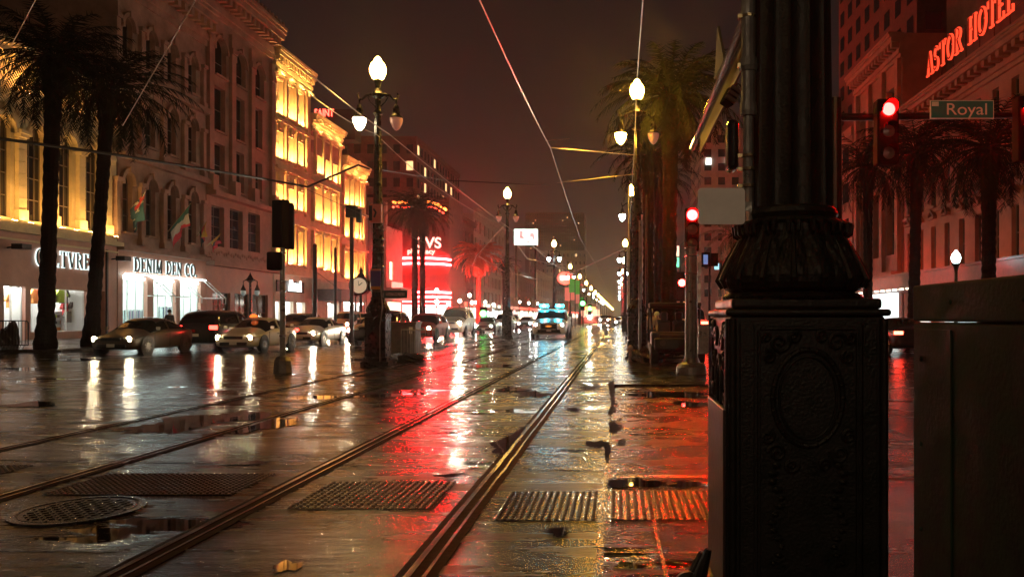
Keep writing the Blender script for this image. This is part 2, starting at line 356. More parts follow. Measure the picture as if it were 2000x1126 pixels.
# ------------------------------------------------------------ facade tools
XL = -34.0; XR = 20.0
PL = lambda u, w, n: (XL + n, u, w)
PR = lambda u, w, n: (XR - n, u, w)
def LU(x): return F * -XL / (VX - x)
def LH(x, y): return EYE + (VY - y) * LU(x) / F
def RU(x): return F * XR / (x - VX)
def RH(x, y): return EYE + (VY - y) * RU(x) / F
M_STUCCO = mat('pink_stucco', (.50, .25, .18), .45, var=.16, vs=.9, bump=.3, bs=14, rv=.12)
M_CREAM = mat('cream_stone', (.52, .43, .31), .55, var=.18, vs=1.1, bump=.35, bs=10)
M_GREYST = mat('weathered_stone', (.36, .23, .175), .6, var=.3, vs=.8, bump=.5, bs=7, bd=.04)
M_BROWNST = mat('brown_stone', (.35, .205, .15), .6, var=.25, vs=.7, bump=.5, bs=6, bd=.04)
M_DARKB = mat('dark_brick', (.13, .075, .06), .7, var=.3, vs=1.2, bump=.4, bs=9)
M_PALEW = mat('pale_wall', (.42, .33, .28), .6, var=.2, vs=.7, bump=.3, bs=8)
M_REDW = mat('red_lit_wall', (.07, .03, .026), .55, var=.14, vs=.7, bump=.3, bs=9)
M_GLASS = mat('dark_glass', (.010, .012, .016), .08, spec=.7, var=.5, vs=.6)
M_BLUEG = mat('blue_glass', (.02, .035, .06), .1, spec=.8, var=.7, vs=1.5)
M_FRAME = mat('window_frame_paint', (.20, .15, .12), .5)
M_IRON = mat('black_iron', (.015, .013, .012), .3, .5, var=.4, vs=10, bump=.3, bs=40)
M_WHITEP = mat('white_paint', (.78, .78, .75), .4)
M_BLACK = mat('matte_black', (.01, .01, .01), .5)
M_BLIND = mat('cream_blind', (.75, .62, .42), .6, var=.3, vs=.8, stretch=(1, 3, .3), bump=.3, bs=6)
M_GOLDG = glow('gold_window_glow', (1, .42, .10), 8)
M_UP = glow('uplight_lens', (1, .52, .14), 620)
M_UPS = glow('sill_light_lens', (1, .47, .14), 1050)
M_WARMW = glow('warm_room_light', (1, .6, .25), 1.3)
M_SHOPC = glow('shop_ceiling_light', (.80, 1, .93), 26)
M_SHOPC2 = glow('shop_ceiling_light_soft', (1, .97, .9), 24)
M_SHOPW = mat('shop_white_wall', (.8, .82, .8), .5)

def open_(ua, ub, wa, wb, arch=0.0): return (min(ua, ub), max(ua, ub), wa, wb, arch)
def opL(xa, xb, yt, yb, arch=0.0):
    xm = (xa + xb) / 2; return open_(LU(xa), LU(xb), LH(xm, yb), LH(xm, yt), arch)
def opR(xa, xb, yt, yb, arch=0.0):
    xm = (xa + xb) / 2; return open_(RU(xa), RU(xb), RH(xm, yb), RH(xm, yt), arch)
def arcpts(o, n=10):
    ua, ub, wa, wb, a = o; r = (ub - ua) / 2; h = r * a; um = (ua + ub) / 2
    return [(um - r * math.cos(math.pi * i / n), wb - h + h * math.sin(math.pi * i / n)) for i in range(n + 1)]
def wall(P, u0, u1, w0, w1, ops, m, parent, depth=.35, name='wall', back=1.2):
    mb = MB(); us = sorted({u0, u1} | {q for o in ops for q in o[:2] if u0 < q < u1}); ws = sorted({w0, w1} | {q for o in ops for q in o[2:4] if w0 < q < w1})
    for i in range(len(us) - 1):
        for j in range(len(ws) - 1):
            um = (us[i] + us[i + 1]) / 2; wm = (ws[j] + ws[j + 1]) / 2
            if any(o[0] < um < o[1] and o[2] < wm < o[3] for o in ops): continue
            mb.fq(P, us[i], us[i + 1], ws[j], ws[j + 1], 0)
    for o in ops:
        ua, ub, wa, wb, a = o
        if a > 0:
            pts = arcpts(o); c0, c1 = (ua, wb), (ub, wb); k = len(pts) // 2
            for q in range(k): mb.add([P(c0[0], c0[1], 0), P(*pts[q], 0), P(*pts[q + 1], 0)], [(0, 1, 2)])
            for q in range(k, len(pts) - 1): mb.add([P(c1[0], c1[1], 0), P(*pts[q], 0), P(*pts[q + 1], 0)], [(0, 1, 2)])
            mb.add([P(c0[0], c0[1], 0), P(*pts[k], 0), P(c1[0], c1[1], 0)], [(0, 1, 2)])
            poly = [(ua, wa)] + pts + [(ub, wa)]
        else: poly = [(ua, wa), (ua, wb), (ub, wb), (ub, wa)]
        for q in range(len(poly)):
            p, r = poly[q], poly[(q + 1) % len(poly)]
            mb.add([P(*p, 0), P(*r, 0), P(*r, -depth), P(*p, -depth)], [(0, 1, 2, 3)])
    # parapet top, ends and body behind
    mb.add([P(u0, w1, 0), P(u1, w1, 0), P(u1, w1, -9), P(u0, w1, -9)], [(0, 1, 2, 3)])
    mb.add([P(u0, w0, 0), P(u0, w1, 0), P(u0, w1, -9), P(u0, w0, -9)], [(0, 1, 2, 3)])
    mb.add([P(u1, w0, 0), P(u1, w1, 0), P(u1, w1, -9), P(u1, w0, -9)], [(0, 1, 2, 3)])
    mb.add([P(u0, w0, -9), P(u1, w0, -9), P(u1, w1, -9), P(u0, w1, -9)], [(0, 1, 2, 3)])
    return mb.build(name, m, parent, True)
def window(P, o, parent, glass=None, frame=None, depth=.34, bars=(1, 1), fw=.06, name='window', sub_=True):
    ua, ub, wa, wb, a = o; glass = glass or M_GLASS; frame = frame or M_FRAME
    mb = MB(); poly = ([(ua, wa)] + arcpts(o) + [(ub, wa)]) if a > 0 else [(ua, wa), (ua, wb), (ub, wb), (ub, wa)]
    mb.add([P(*p, -depth + .01) for p in poly], [tuple(range(len(poly)))])
    w = mb.build(name, glass, parent, True)
    if sub_:
        fb = MB(); n0, n1 = -depth + .012, -depth + .07
        fb.fbox(P, ua, ua + fw, wa, wb - (ub - ua) / 2 * a, n0, n1); fb.fbox(P, ub - fw, ub, wa, wb - (ub - ua) / 2 * a, n0, n1)
        fb.fbox(P, ua + fw, ub - fw, wa, wa + fw, n0, n1)
        if a == 0: fb.fbox(P, ua + fw, ub - fw, wb - fw, wb, n0, n1)
        for i in range(bars[0]):
            u = ua + (ub - ua) * (i + 1) / (bars[0] + 1); fb.fbox(P, u - fw * .4, u + fw * .4, wa + fw, wb - fw - .02, n0, n1 - .012)
        for j in range(bars[1]):
            v = wa + (wb - (ub - ua) / 2 * a - wa) * (j + 1) / (bars[1] + 1); fb.fbox(P, ua + fw, ub - fw, v - fw * .45, v + fw * .45, n0, n1 - .006)
        f = fb.build('frame', frame, w); 
        L = parent.location; f.data.transform(Matrix.Translation(-L))
    return w
def hood(P, o, mb, n=.22, t=.22, ext=.14):     # arched or straight window hood
    ua, ub, wa, wb, a = o
    if a > 0:
        pts = arcpts(o, 12); um = (ua + ub) / 2; c = (um, wb - (ub - ua) / 2 * a)
        for q in range(len(pts) - 1):
            def out(p, k): d = Vector((p[0] - c[0], p[1] - c[1])); d = d.normalized() * (d.length + k) ; return (c[0] + d.x, c[1] + d.y)
            i0, i1, o0, o1 = out(pts[q], .03), out(pts[q + 1], .03), out(pts[q], t), out(pts[q + 1], t)
            for (A, B, nn) in ((i0, i1, .0), (o0, o1, .0)): mb.add([P(*A, 0), P(*B, 0), P(*B, n), P(*A, n)], [(0, 1, 2, 3)])
            mb.add([P(*i0, n), P(*i1, n), P(*o1, n), P(*o0, n)], [(0, 1, 2, 3)])
        mb.fbox(P, um - .12, um + .12, wb - .02, wb + t + .12, 0, n + .1)
        for u in (ua, ub): mb.fbox(P, u - t * .9 if u == ua else u + .03, u - .03 if u == ua else u + t * .9, c[1] - .22, c[1] + .02, 0, n + .02)
    else:
        mb.fbox(P, ua - ext, ub + ext, wb + .06, wb + .06 + t, 0, n)
        mb.fbox(P, ua - ext - .06, ub + ext + .06, wb + .06 + t, wb + .12 + t, 0, n + .08)
def sill(P, o, mb, n=.2):
    mb.fbox(P, o[0] - .12, o[1] + .12, o[2] - .16, o[2] - .012, 0, n)
def cornice(P, u0, u1, w0, w1, mb, proj=.7, brackets=True, dent=True, step=.7):
    h = w1 - w0; k = .0
    for (a, b, n) in ((0, .16, .14), (.16, .34, .26), (.62, .8, proj * .8), (.8, .9, proj * .92), (.9, 1, proj)):
        mb.fbox(P, u0 + k, u1 - k, w0 + h * a, w0 + h * b, -.05, n); k += .003
    mb.fbox(P, u0 + .02, u1 - .02, w0 + h * .34, w0 + h * .62, -.05, .16)
    if dent:
        u = u0 + .15
        while u < u1 - .1: mb.fbox(P, u, u + step * .45, w0 + h * .40, w0 + h * .615, .161, proj * .7); u += step
def building(name, label, P, u0, cat='building'): 
    p = P(u0, 0, 0); return thing(name, label, cat, (p[0], p[1], 0))
def uplight(P, u, w, n, parent, m=None, L=.30, D=.12, vis=True):
    mb = MB(); m = m or M_UP
    mb.fbox(P, u - L / 2, u + L / 2, w, w + .05, n - D / 2, n + D / 2, 0); mb.fq(lambda a, b, c: P(a, w + .054, b), u - L / 2 + .01, u + L / 2 - .01, n - D / 2 + .01, n + D / 2 - .01, 0, 1)
    return mb.build('uplight', [M_IRON, m], parent, True)

# ------------------------------------------------------------ building 1: gold uplit arcade over a clothes shop
u0, u1 = 26.0, LU(228)
B = building('shop_building', 'two storey stucco building with a gold uplit arched upper floor above a clothes shop', PL, u0)
M_GOLDW = mat('ochre_stone', (.62, .49, .27), .5, var=.15, vs=1.0, bump=.35, bs=9)
shopA = open_(LU(8), LU(50), .13, LH(30, 558)); shopB = open_(LU(60), LU(171), .55, LH(115, 564)); door = open_(LU(175), LU(205), .13, LH(190, 568))
farl = open_(34.6, 40.6, .5, 3.6)
wall(PL, u0, u1, 0, 6.35, [shopA, shopB, door, farl], M_STUCCO, B, .3)
ups = [open_(c - .62, c + .62, 7.0, 12.6, 1.0) for c in (34.9, 37.3, 39.9, 42.25, 44.7, 47.1, 49.5)]
wall(PL, u0, u1 - .05, 6.35, 16.6, ups, M_GOLDW, B, .3, 'upper_wall')
for o in ups: window(PL, o, B, bars=(2, 3), depth=.29, frame=mat('dark_sash', (.10, .07, .04), .5), fw=.07)
mb = MB()
for i, c in enumerate((33.7, 36.1, 38.6, 41.1, 43.45, 45.9, 48.3, 50.75)):     # pilasters with bands and capitals
    wd = .36 if i % 2 else .27
    mb.fbox(PL, c - wd - .08, c + wd + .08, 6.9, 7.5, 0, .32)
    z = 7.52
    while z < 11.3: mb.fbox(PL, c - wd, c + wd, z, z + .62, 0, .24); mb.fbox(PL, c - wd + .05, c + wd - .05, z + .62, z + .68, 0, .17); z += .68
    mb.fbox(PL, c - wd - .04, c + wd + .04, 11.58, 11.8, 0, .38); mb.fbox(PL, c - wd - .12, c + wd + .12, 11.8, 12.0, 0, .48)
    if i % 2:
        mb.fbox(PL, c - .3, c + .3, 12.0, 13.1, 0, .25); mb.fbox(PL, c - .4, c + .4, 13.1, 13.3, 0, .4)
for o in ups: hood(PL, o, mb, .20, .55); hood(PL, o, mb, .32, .26)
for o in ups:      # bosses between arches
    c = PL((o[0] + o[1]) / 2 + 1.22, 12.75, .12); mb.lathe([(.3, -.1), (.3, .08), (.2, .12), (.1, .2), (.01, .22)], 16, c, axis='x')
mb.build('pilasters', M_GOLDW, B, True)
mb = MB()
mb.fbox(PL, u0, u1, 6.2, 6.45, -.02, .5); mb.fbox(PL, u0, u1, 6.45, 6.7, -.02, .34); mb.fbox(PL, u0, u1, 5.75, 5.86, -.02, .12)
for k, (a, b, n) in enumerate(((13.3, 13.55, .3), (13.55, 13.8, .38), (13.8, 14.0, .46))): mb.fbox(PL, u0, u1 - .06 - k * .01, a, b, -.02, n)
cornice(PL, u0, u1 - .08, 14.7, 16.6, mb, 1.0, step=.62)
u = u0
while u < u1 - 1: mb.fbox(PL, u, u + .22, 14.15, 14.4, 0, .16); u += .55
mb.build('entablature', M_GOLDW, B, True)
for c in (34.9, 36.1, 37.3, 38.6, 39.9, 41.1, 42.25, 43.45, 44.7, 45.9, 47.1, 48.3, 49.5, 50.75): uplight(PL, c, 6.72, .72, B, L=.32)
for c in (36.1, 38.6, 41.1, 43.45, 45.9, 48.3, 50.75): uplight(PL, c, 14.02, .62, B, m=M_UPS, L=.3)
def room(P, u0, u1, w0, w1, dep, parent, cm, wm=M_SHOPW, n0=.3, name='shop_room', lw=.25):
    mb = MB(); a, b = -n0 - .005, -n0 - dep
    Q = lambda pts: mb.add([P(*p) for p in pts], [(0, 1, 2, 3)])
    Q([(u0, w0, b), (u1, w0, b), (u1, w1, b), (u0, w1, b)]); Q([(u0, w0, a), (u0, w0, b), (u0, w1, b), (u0, w1, a)]); Q([(u1, w0, a), (u1, w0, b), (u1, w1, b), (u1, w1, a)])
    Q([(u0, w0, a), (u1, w0, a), (u1, w0, b), (u0, w0, b)]); Q([(u0, w1, a), (u1, w1, a), (u1, w1, b), (u0, w1, b)])
    o = mb.build(name, wm, parent, True)
    mb = MB(); k = max(2, int((u1 - u0) / 1.6))
    for i in range(k):
        c = u0 + (u1 - u0) * (i + .5) / k
        for nn in (a - dep * .2, a - dep * .65):
            mb = MB(); mb.fbox(P, c - lw, c + lw, w1 - .07, w1 - .02, nn - .5, nn + .05); mb.build('ceiling_light', cm, parent, True)
    return o
room(PL, shopA[0] + .02, shopA[1] - .02, .13, shopA[3], 3, B, M_SHOPC2)
room(PL, shopB[0] + .02, shopB[1] - .02, .2, shopB[3] + .2, 3.2, B, M_SHOPC2, lw=.35)
room(PL, farl[0], farl[1], .3, farl[3], 3, B, M_SHOPC2)
mb = MB()
for o, n in ((shopA, 2), (shopB, 3)):
    for i in range(n + 1): u = o[0] + (o[1] - o[0]) * i / n; mb.fbox(PL, u - .03, u + .03, o[2], o[3], -.3, -.22)
    mb.fbox(PL, o[0], o[1], o[3] - .05, o[3], -.3, -.215); mb.fbox(PL, o[0], o[1], o[2], o[2] + .06, -.3, -.215)
mb.build('shop_window_frame', mat('aluminium', (.55, .55, .53), .3, .8), B, True)
mb = MB(); mb.fq(PL, door[0], door[1], door[2], door[3], -.28); mb.fbox(PL, door[0] + .1, door[1] - .1, .3, 3.0, -.28, -.24); d = mb.build('door', mat('dark_door_paint', (.02, .016, .014), .35, var=.3), B, True)
mb = MB()
for w in (1.25, 2.1): mb = MB(); mb.fbox(PL, door[0] + .5, door[0] + .75, w, w + .5, -.24, -.22); k = mb.build('door_pane', mat('frosted_glass', (.4, .4, .42), .3), d); k.data.transform(Matrix.Translation(-B.location))
mb = MB(); mb.fbox(PL, LU(206), LU(209), 0.1, 5.9, 0, .1); mb.build('downpipe', M_IRON, B, True)
for x in (14, 218):
    mb = MB(); u = LU(x); mb.fbox(PL, u - .35, u + .35, 5.2, 5.5, .5, 1.1); mb.tube([PL(u, 5.3, 0), PL(u, 5.4, .6)], .04); mb.build('flood_lamp', M_IRON, B, True)
# sign with raised letters, white rim light behind dark faces
M_RIM = glow('sign_rim_light', (.8, 1, .97), 1.3)
M_FACE = mat('letter_face', (.05, .10, .10), .4)
sg = thing('shop_sign', 'outlined white lit letters CVLTVRE behind two palm trunks on pink stucco', 'sign', PL(LU(66), 4.6, 0))
serif('letter_glow', 'CVLTVRE', PL, LU(66), 4.45, .98, LU(173) - LU(66), .05, M_RIM, sg, .05)
serif('letter_face', 'CVLTVRE', PL, LU(66), 4.45, .98, LU(173) - LU(66), .11, M_FACE, sg, -.03)
# shop goods: shirts on a rail, shelves with shoes, mannequins
random.seed(3)
SH = [(.75, .04, .10), (.12, .10, .09), (.16, .13, .12), (.25, .25, .24), (.5, .65, .1), (.9, .35, .1), (.08, .2, .5), (.8, .1, .1), (.7, .7, .66), (.1, .45, .2)]
def shirt(u, w, n, m, lab, cat='shirt', s=1.0):
    mb = MB(); o = PL(u, w, n); t = .09
    pts = [(-.30, -.78), (.30, -.78), (.30, -.25), (.46, -.42), (.56, -.32), (.34, 0), (.12, .06), (0, .0), (-.12, .06), (-.34, 0), (-.56, -.32), (-.46, -.42), (-.30, -.25)]
    vs = [(k, a * s * .85, b * s) for k in (-t, t) for a, b in pts]; nn = len(pts)
    mb.add(vs, [tuple(range(nn)), tuple(range(nn, 2 * nn))[::-1]] + [(i, (i + 1) % nn, nn + (i + 1) % nn, nn + i) for i in range(nn)])
    q = bevel(mb.build('shirt', m), .02); q.location = o
    return tag(q, lab, cat, 'shirts hanging in the clothes shop')
nm = ['crimson', 'black', 'dark brown', 'grey', 'lime green', 'orange', 'blue', 'red', 'white', 'green']
pos = [(88, 2.75, 0), (95.5, 2.7, 2), (102, 2.7, 1), (112, 2.72, 3), (119.5, 2.7, 4), (124, 2.66, 1), (69, 2.6, 5), (130, 1.9, 7), (146, 1.95, 2), (166, 1.95, 5), (148, 1.1, 0), (163, 1.15, 8), (22, 2.3, 5), (133, 1.3, 3)]
for i, (x, w, c) in enumerate(pos):
    lv = 'on the top rail' if w > 2.5 else ('on the middle rack' if w > 1.5 else 'low by the floor')
    side = 'behind the left palm trunk' if x < 75 and x > 60 else ('in the small left window' if x < 60 else ['left of the rail', 'next to the crimson shirt', 'in the middle', 'right of the brown one', 'at the right end', 'at the far right end'][min(5, int((x - 85) / 14) if x > 85 else 0)])
    shirt(LU(x) * (35.0 + .1 * (i % 4)) / 34, w + .45, -1.0 - .1 * (i % 4), mat('cloth_%s' % nm[c].replace(' ', '_'), SH[c], .8, var=.2, bump=.5, bs=5), '%s shirt %s, %s, clothes shop' % (nm[c], lv, side), s=1.0 if w > 1.4 else .8)
LZ = lambda x: LU(x) * 35.8 / 34
sh = thing('display_shelf', 'white display shelves with coloured caps and shoe boxes low in the clothes shop window', 'shelf', PL(LZ(80), .2, -1.8))
mb = MB()
for w in (.55, .95, 1.35, 1.75): mb.fbox(PL, LZ(80), LZ(134), w, w + .04, -2.1, -1.6)
for x in (80, 98, 116, 134): mb.fbox(PL, LZ(x) - .02, LZ(x) + .02, .2, 1.8, -2.11, -1.61)
mb.build('shelf_board', M_SHOPW, sh, True)
for i in range(26):
    x = 82 + (i % 9) * 6; w = .59 + .4 * (i // 9); c = SH[(i * 7) % 10]; mb = MB(); r = .1 + .05 * random.random()
    mb.fbox(PL, LZ(x) - r, LZ(x) + r, w + .005, w + .14 + .12 * random.random(), -1.95, -1.7)
    q = bevel(mb.build('shoe_box' if i % 2 else 'folded_cap', mat('goods_%d' % ((i * 7) % 10), c, .7)), .03, 2)
    tag(q, '%s item on the display shelf, %s in its row' % (nm[(i * 7) % 10], ['leftmost', 'second', 'third', 'fourth', 'fifth', 'sixth', 'seventh', 'eighth', 'last'][i % 9]) + [' (bottom)', ' (middle)', ' (top)'][i // 9], 'shop goods', 'goods on the display shelves')

# ------------------------------------------------------------ building 2: four storeys of arched windows over a white lit denim shop
u0, u1 = LU(230), LU(402)
B = building('arcade_building', 'weathered four storey building with rows of arched windows over a brilliantly white shop', PL, u0)
sh1, sh2, sh3 = opL(240, 288, 506, 642), opL(300, 344, 512, 642), opL(352, 392, 518, 642)
shs = [(a, b, .13, 4.35, 0) for (a, b, c, d, e_) in (sh1, sh2, sh3)]
cs = [LU(x) for x in (249, 294, 335.5, 375.5)]
ops2 = []
for (wa, wb) in ((7.3, 11.4), (13.7, 17.2), (19.2, 22.1)):
    ops2 += [open_(c - .55, c + .55, wa, wb, 1.15) for c in cs]
wall(PL, u0, u1, 0, 6.1, shs, M_STUCCO, B, .35)
wall(PL, u0 + .03, u1 - .03, 6.1, 26.5, ops2, M_GREYST, B, .4, 'upper_wall')
for o in ops2: window(PL, o, B, depth=.39, bars=(1, 2))
mb = MB()
for o in ops2: hood(PL, o, mb, .24, .3); sill(PL, o, mb, .3)
for c in [cs[0] - 1.35] + [(cs[i] + cs[i + 1]) / 2 for i in range(3)] + [cs[3] + 1.35]:
    for (a, b) in ((6.9, 10.6), (13.2, 16.4), (18.8, 21.6)):
        mb.fbox(PL, c - .2, c + .2, a, b, 0, .3); mb.fbox(PL, c - .28, c + .28, b, b + .28, 0, .42); mb.fbox(PL, c - .27, c + .27, a - .4, a, 0, .4)
mb.fbox(PL, u0, u1, 6.0, 6.3, 0, .45)
for w in (12.3, 18.0): mb.fbox(PL, u0 + .05, u1 - .05, w, w + .35, 0, .5); mb.fbox(PL, u0 + .06, u1 - .06, w + .35, w + .5, 0, .36)
cornice(PL, u0, u1, 23.6, 26.6, mb, 1.3, step=.9)
mb.build('stone_trim', M_GREYST, B, True)
room(PL, u0 + .3, u1 - .3, .14, 4.5, 4.5, B, M_SHOPC, lw=.45, n0=.35)
mb = MB()
for o in shs:
    for i in range(4): u = o[0] + (o[1] - o[0]) * i / 3; mb.fbox(PL, u - .025, u + .025, .14, o[3], -.33, -.27)
    mb.fbox(PL, o[0], o[1], 3.0, 3.05, -.33, -.275); mb.fbox(PL, o[0], o[1], .14, .4, -.33, -.275)
mb.build('shop_window_frame', mat('pale_metal', (.6, .62, .6), .3, .5), B, True)
mb = MB()
for o in shs: mb.fbox(PL, o[0] + .1, o[1] - .1, o[3] - .30, o[3] - .1, -.26, -.1)
mb.build('lit_transom', glow('shop_transom', (.82, 1, .95), 3), B, True)
mb = MB(); mb.fbox(PL, shs[0][0] - .2, shs[2][1] + .2, 4.36, 4.44, .25, .33); mb.build('facade_tube_light', glow('facade_tube', (.82, 1, .95), 10), B, True)
sg = thing('shop_sign', 'dark green letters DENIM DEN CO. rimmed with white light over the white shop', 'sign', PL(LU(258), 4.7, 0))
serif('letter_glow', 'DENIM DEN CO.', PL, LU(256), 4.62, .96, LU(381) - LU(256), .12, M_RIM, sg, .055)
serif('letter_face', 'DENIM DEN CO.', PL, LU(256), 4.62, .96, LU(381) - LU(256), .20, mat('green_letter', (.02, .05, .05), .4), sg, .02)
# goods: tables with jeans, clothes racks, wall panels
M_PANE = mat('pale_blue_poster', (.45, .55, .55), .5, var=.3, vs=3)
for i, (x, w, lab) in enumerate([(252, 1.9, 'left'), (264, 1.9, 'second'), (277, 1.9, 'third'), (318, 2.2, 'centre'), (330, 2.2, 'centre right'), (362, 2, 'right'), (378, 2, 'far right')]):
    x = VX - (VX - x) * 34 / 36.2
    t = thing('clothes_rack', 'pale clothes rack in the white lit denim shop, the %s one' % lab, 'clothes rack', PL(LU(x), .14, -2.2), group='racks in the denim shop')
    mb = MB()
    for q in range(7): uu = LU(x) - .35 + q * .115; mb.fbox(PL, uu - .04, uu + .04, 1.0 + .1 * (q % 2), w, -2.45, -2.0, q % 3)
    mb.build('garments', [M_PANE, mat('denim', (.12, .18, .28), .8), mat('lilac_cloth', (.5, .42, .55), .8)], t, True)
    mb = MB(); mb.tube([PL(LU(x) - .5, .14, -2.2), PL(LU(x) - .5, w + .05, -2.2), PL(LU(x) + .5, w + .05, -2.2), PL(LU(x) + .5, .14, -2.2)], .025, 6); mb.build('rack_frame', M_IRON, t, True)
mb = MB(); mb.fbox(PL, LU(306), LU(318), 2.55, 3.15, -1.0, -.94); q = mb.build('hanging_poster', mat('rose_poster', (.7, .35, .4), .5)); tag(q, 'pinkish hanging panel inside the middle bay of the white shop', 'poster')
# awning frames, white tube
for i, x in enumerate((286, 342, 392)):
    a = thing('awning_frame', ['white tube awning frame on the first pier of the denim shop', 'white tube awning frame on the second pier of the denim shop', 'white tube awning frame at the right end of the denim shop'][i], 'awning frame', PL(LU(x), 0, .02), group='awning frames of the denim shop')
    u = LU(x) + .1; mb = MB()
    for du in (0, .55):
        mb.tube([PL(u + du, 4.5, .03), PL(u + du, 2.95, 1.7)], .035, 6); mb.tube([PL(u + du, 2.95, .03), PL(u + du, 2.95, 1.7)], .03, 6); mb.tube([PL(u + du, 2.5, 1.7), PL(u + du, 2.99, 1.7)], .03, 6)
    for q in ((4.5, .03), (2.95, 1.7), (3.7, .9)): mb.tube([PL(u, q[0], q[1]), PL(u + .55, q[0], q[1])], .03, 6)
    mb.build('tubes', M_WHITEP, a, True)
# flags
def flag(x0, y0, x1, y1, D, lab, cloth):
    a = px(x0, y0, D); b = px(x1, y1, D - .9); t = thing('wall_flag', lab, 'flag', a, group='flags on the arched building')
    mb = MB(); mb.tube([a, b], [.035, .022], 6); mb.lathe([(.001, -.05), (.05, 0), (.001, .06)], 8, b); mb.build('pole', mat('flag_pole_wood', (.35, .25, .12), .5), t, True)
    cloth(a, b, t)
def cloth_grid(a, b, t, wd, drop, mats, pick, seed=1, s0=.42):
    mb = MB(); nx, ny = 26, 20; d = (b - a); P0 = a + d * s0; rnd = random.Random(seed)
    for j in range(ny + 1):
        for i in range(nx + 1):
            f = i / nx; g = j / ny; top = P0 + (b - P0) * f
            p = top + Vector((.16 * math.sin(f * 11 + g * 3) * g + (f - .5) * -.12 * g, .13 * math.sin(f * 8 + 2 + g * 4) * g, -drop * g * (1 - .18 * math.sin(f * 3.1)))) + Vector((0, (0.5 - f) * wd * .5 * g, 0))
            mb.v.append(tuple(p))
    for j in range(ny):
        for i in range(nx):
            k = j * (nx + 1) + i; mb.f.append([k, k + 1, k + nx + 2, k + nx + 1]); mb.m.append(pick(i / nx, j / ny))
    o = mb.build('cloth', mats, t, True, True); m = o.modifiers.new('thick', 'SOLIDIFY'); m.thickness = .012
M_FB = mat('flag_blue', (.03, .12, .20), .8); M_FR = mat('flag_red', (.6, .05, .06), .8); M_FW = mat('flag_white', (.6, .58, .55), .8); M_FG = mat('flag_green', (.03, .16, .15), .8); M_FY = mat('flag_gold', (.6, .33, .05), .8)
def pa(f, g):   # union cross in the hoist corner, stars below
    if f > .45 and g < .4:
        a, b = (f - .45) / .55, g / .4
        if abs(a - .5) < .1 or abs(b - .5) < .13: return 1
        if abs(a - b) < .12 or abs(a + b - 1) < .12: return 2
        return 0
    for (q, r) in ((.2, .25), (.35, .55), (.1, .6), (.6, .7), (.3, .85), (.8, .6)):
        if math.hypot(f - q, g - r) < .05: return 2
    return 0
flag(232, 435, 285, 372, 54, 'drooping dark blue flag with a red and white cross corner and white stars', lambda a, b, t: cloth_grid(a, b, t, 1.5, 2.1, [M_FB, M_FR, M_FW], pa, s0=.25))
flag(328, 452, 372, 398, 57, 'drooping green, white and red tricolour flag', lambda a, b, t: cloth_grid(a, b, t, 1.2, 1.6, [M_FG, M_FW, M_FR], lambda f, g: min(2, int((g * .75 + (1 - f) * .25) * 3)), 2, .1))
flag(384, 462, 404, 432, 60, 'small dark flag furled round its pole beside the tricolour', lambda a, b, t: cloth_grid(a, b, t, .8, 1.2, [M_BLACK, M_FR, M_FY], lambda f, g: min(2, int(f * 3)), 3, .3))
flag(404, 480, 432, 455, 60, 'gold and dark flag blown flat at the corner of the brown building', lambda a, b, t: cloth_grid(a, b, t, .8, .8, [M_FY, M_BLACK, M_FR], lambda f, g: min(2, int(g * 3)), 4, .3))

# ------------------------------------------------------------ building 3: brown five storey
u0, u1 = LU(403), LU(533)
B = building('corner_building', 'brown five storey building with a wide three part arched window and a plain pink shopfront', PL, u0)
ops3 = [opL(*q) for q in ((420, 442, 76, 149, 1.0), (460, 480, 106, 170, 1.0), (498, 516, 129, 192, 1.0))]
ops3 += [opL(*q) for q in ((418, 440, 171, 257), (459, 478, 192, 276), (497, 512.5, 212, 291), (417, 439, 281, 362), (459, 477, 298, 377), (497, 512, 317, 388))]
ops3 += [opL(413, 438, 403, 481), opL(449, 474, 410, 486), opL(485, 508, 417, 492)]
g3 = [opL(415, 450, 571, 628), opL(458, 488, 573, 628), opL(493, 523, 575, 630)]
g3 = [(a, b, .13, d, e_) for a, b, c, d, e_ in g3]
wall(PL, u0, u1, 0, 6.0, g3, M_STUCCO, B, .3)
wall(PL, u0 + .03, u1 - .03, 6.0, 29.5, ops3, M_BROWNST, B, .45, 'upper_wall')
for i, o in enumerate(ops3): window(PL, o, B, M_BLUEG if i > 8 else None, depth=.44, bars=(0, 1) if i < 9 else (1, 3))
for i, o in enumerate(g3): window(PL, o, B, mat('shop_dark_glass', (.05, .045, .04), .1, spec=.8, var=.9, vs=2), depth=.29, bars=(1, 1))
mb = MB()
for i in range(4):
    u = (u0 + .35, (LU(442) + LU(460)) / 2, (LU(480) + LU(498)) / 2, u1 - .45)[i]
    mb.fbox(PL, u - .35, u + .35, 12.2, 26, 0, .3); mb.fbox(PL, u - .42, u + .42, 24.3, 24.8, 0, .42); mb.fbox(PL, u - .45, u + .45, 11.9, 13.2, 0, .65)
mb.fbox(PL, u0 + .05, u1 - .05, 11.5, 11.9, 0, .8); mb.fbox(PL, u0, u1, 5.7, 6.1, 0, .7); mb.fbox(PL, u0, u1, 6.1, 6.4, 0, .45)
for o in ops3[:9]: sill(PL, o, mb, .25)
for o in ops3[:3]: hood(PL, o, mb, .16, .28)
rnd = random.Random(5); u = u0 + .5
while u < u1 - .6: mb.lathe([(.18, -.05), (.15, .03), (.02, .06)], 8, PL(u, 6.85 + .12 * math.sin(u * 5), .02), axis='x'); u += .4
cornice(PL, u0, u1, 26.6, 29.6, mb, 1.5, step=.85)
u = u0 + .3
while u < u1: mb.fbox(PL, u, u + .28, 29.6, 30.1, .6, 1.3); u += .75
mb.build('stone_trim', M_BROWNST, B, True)

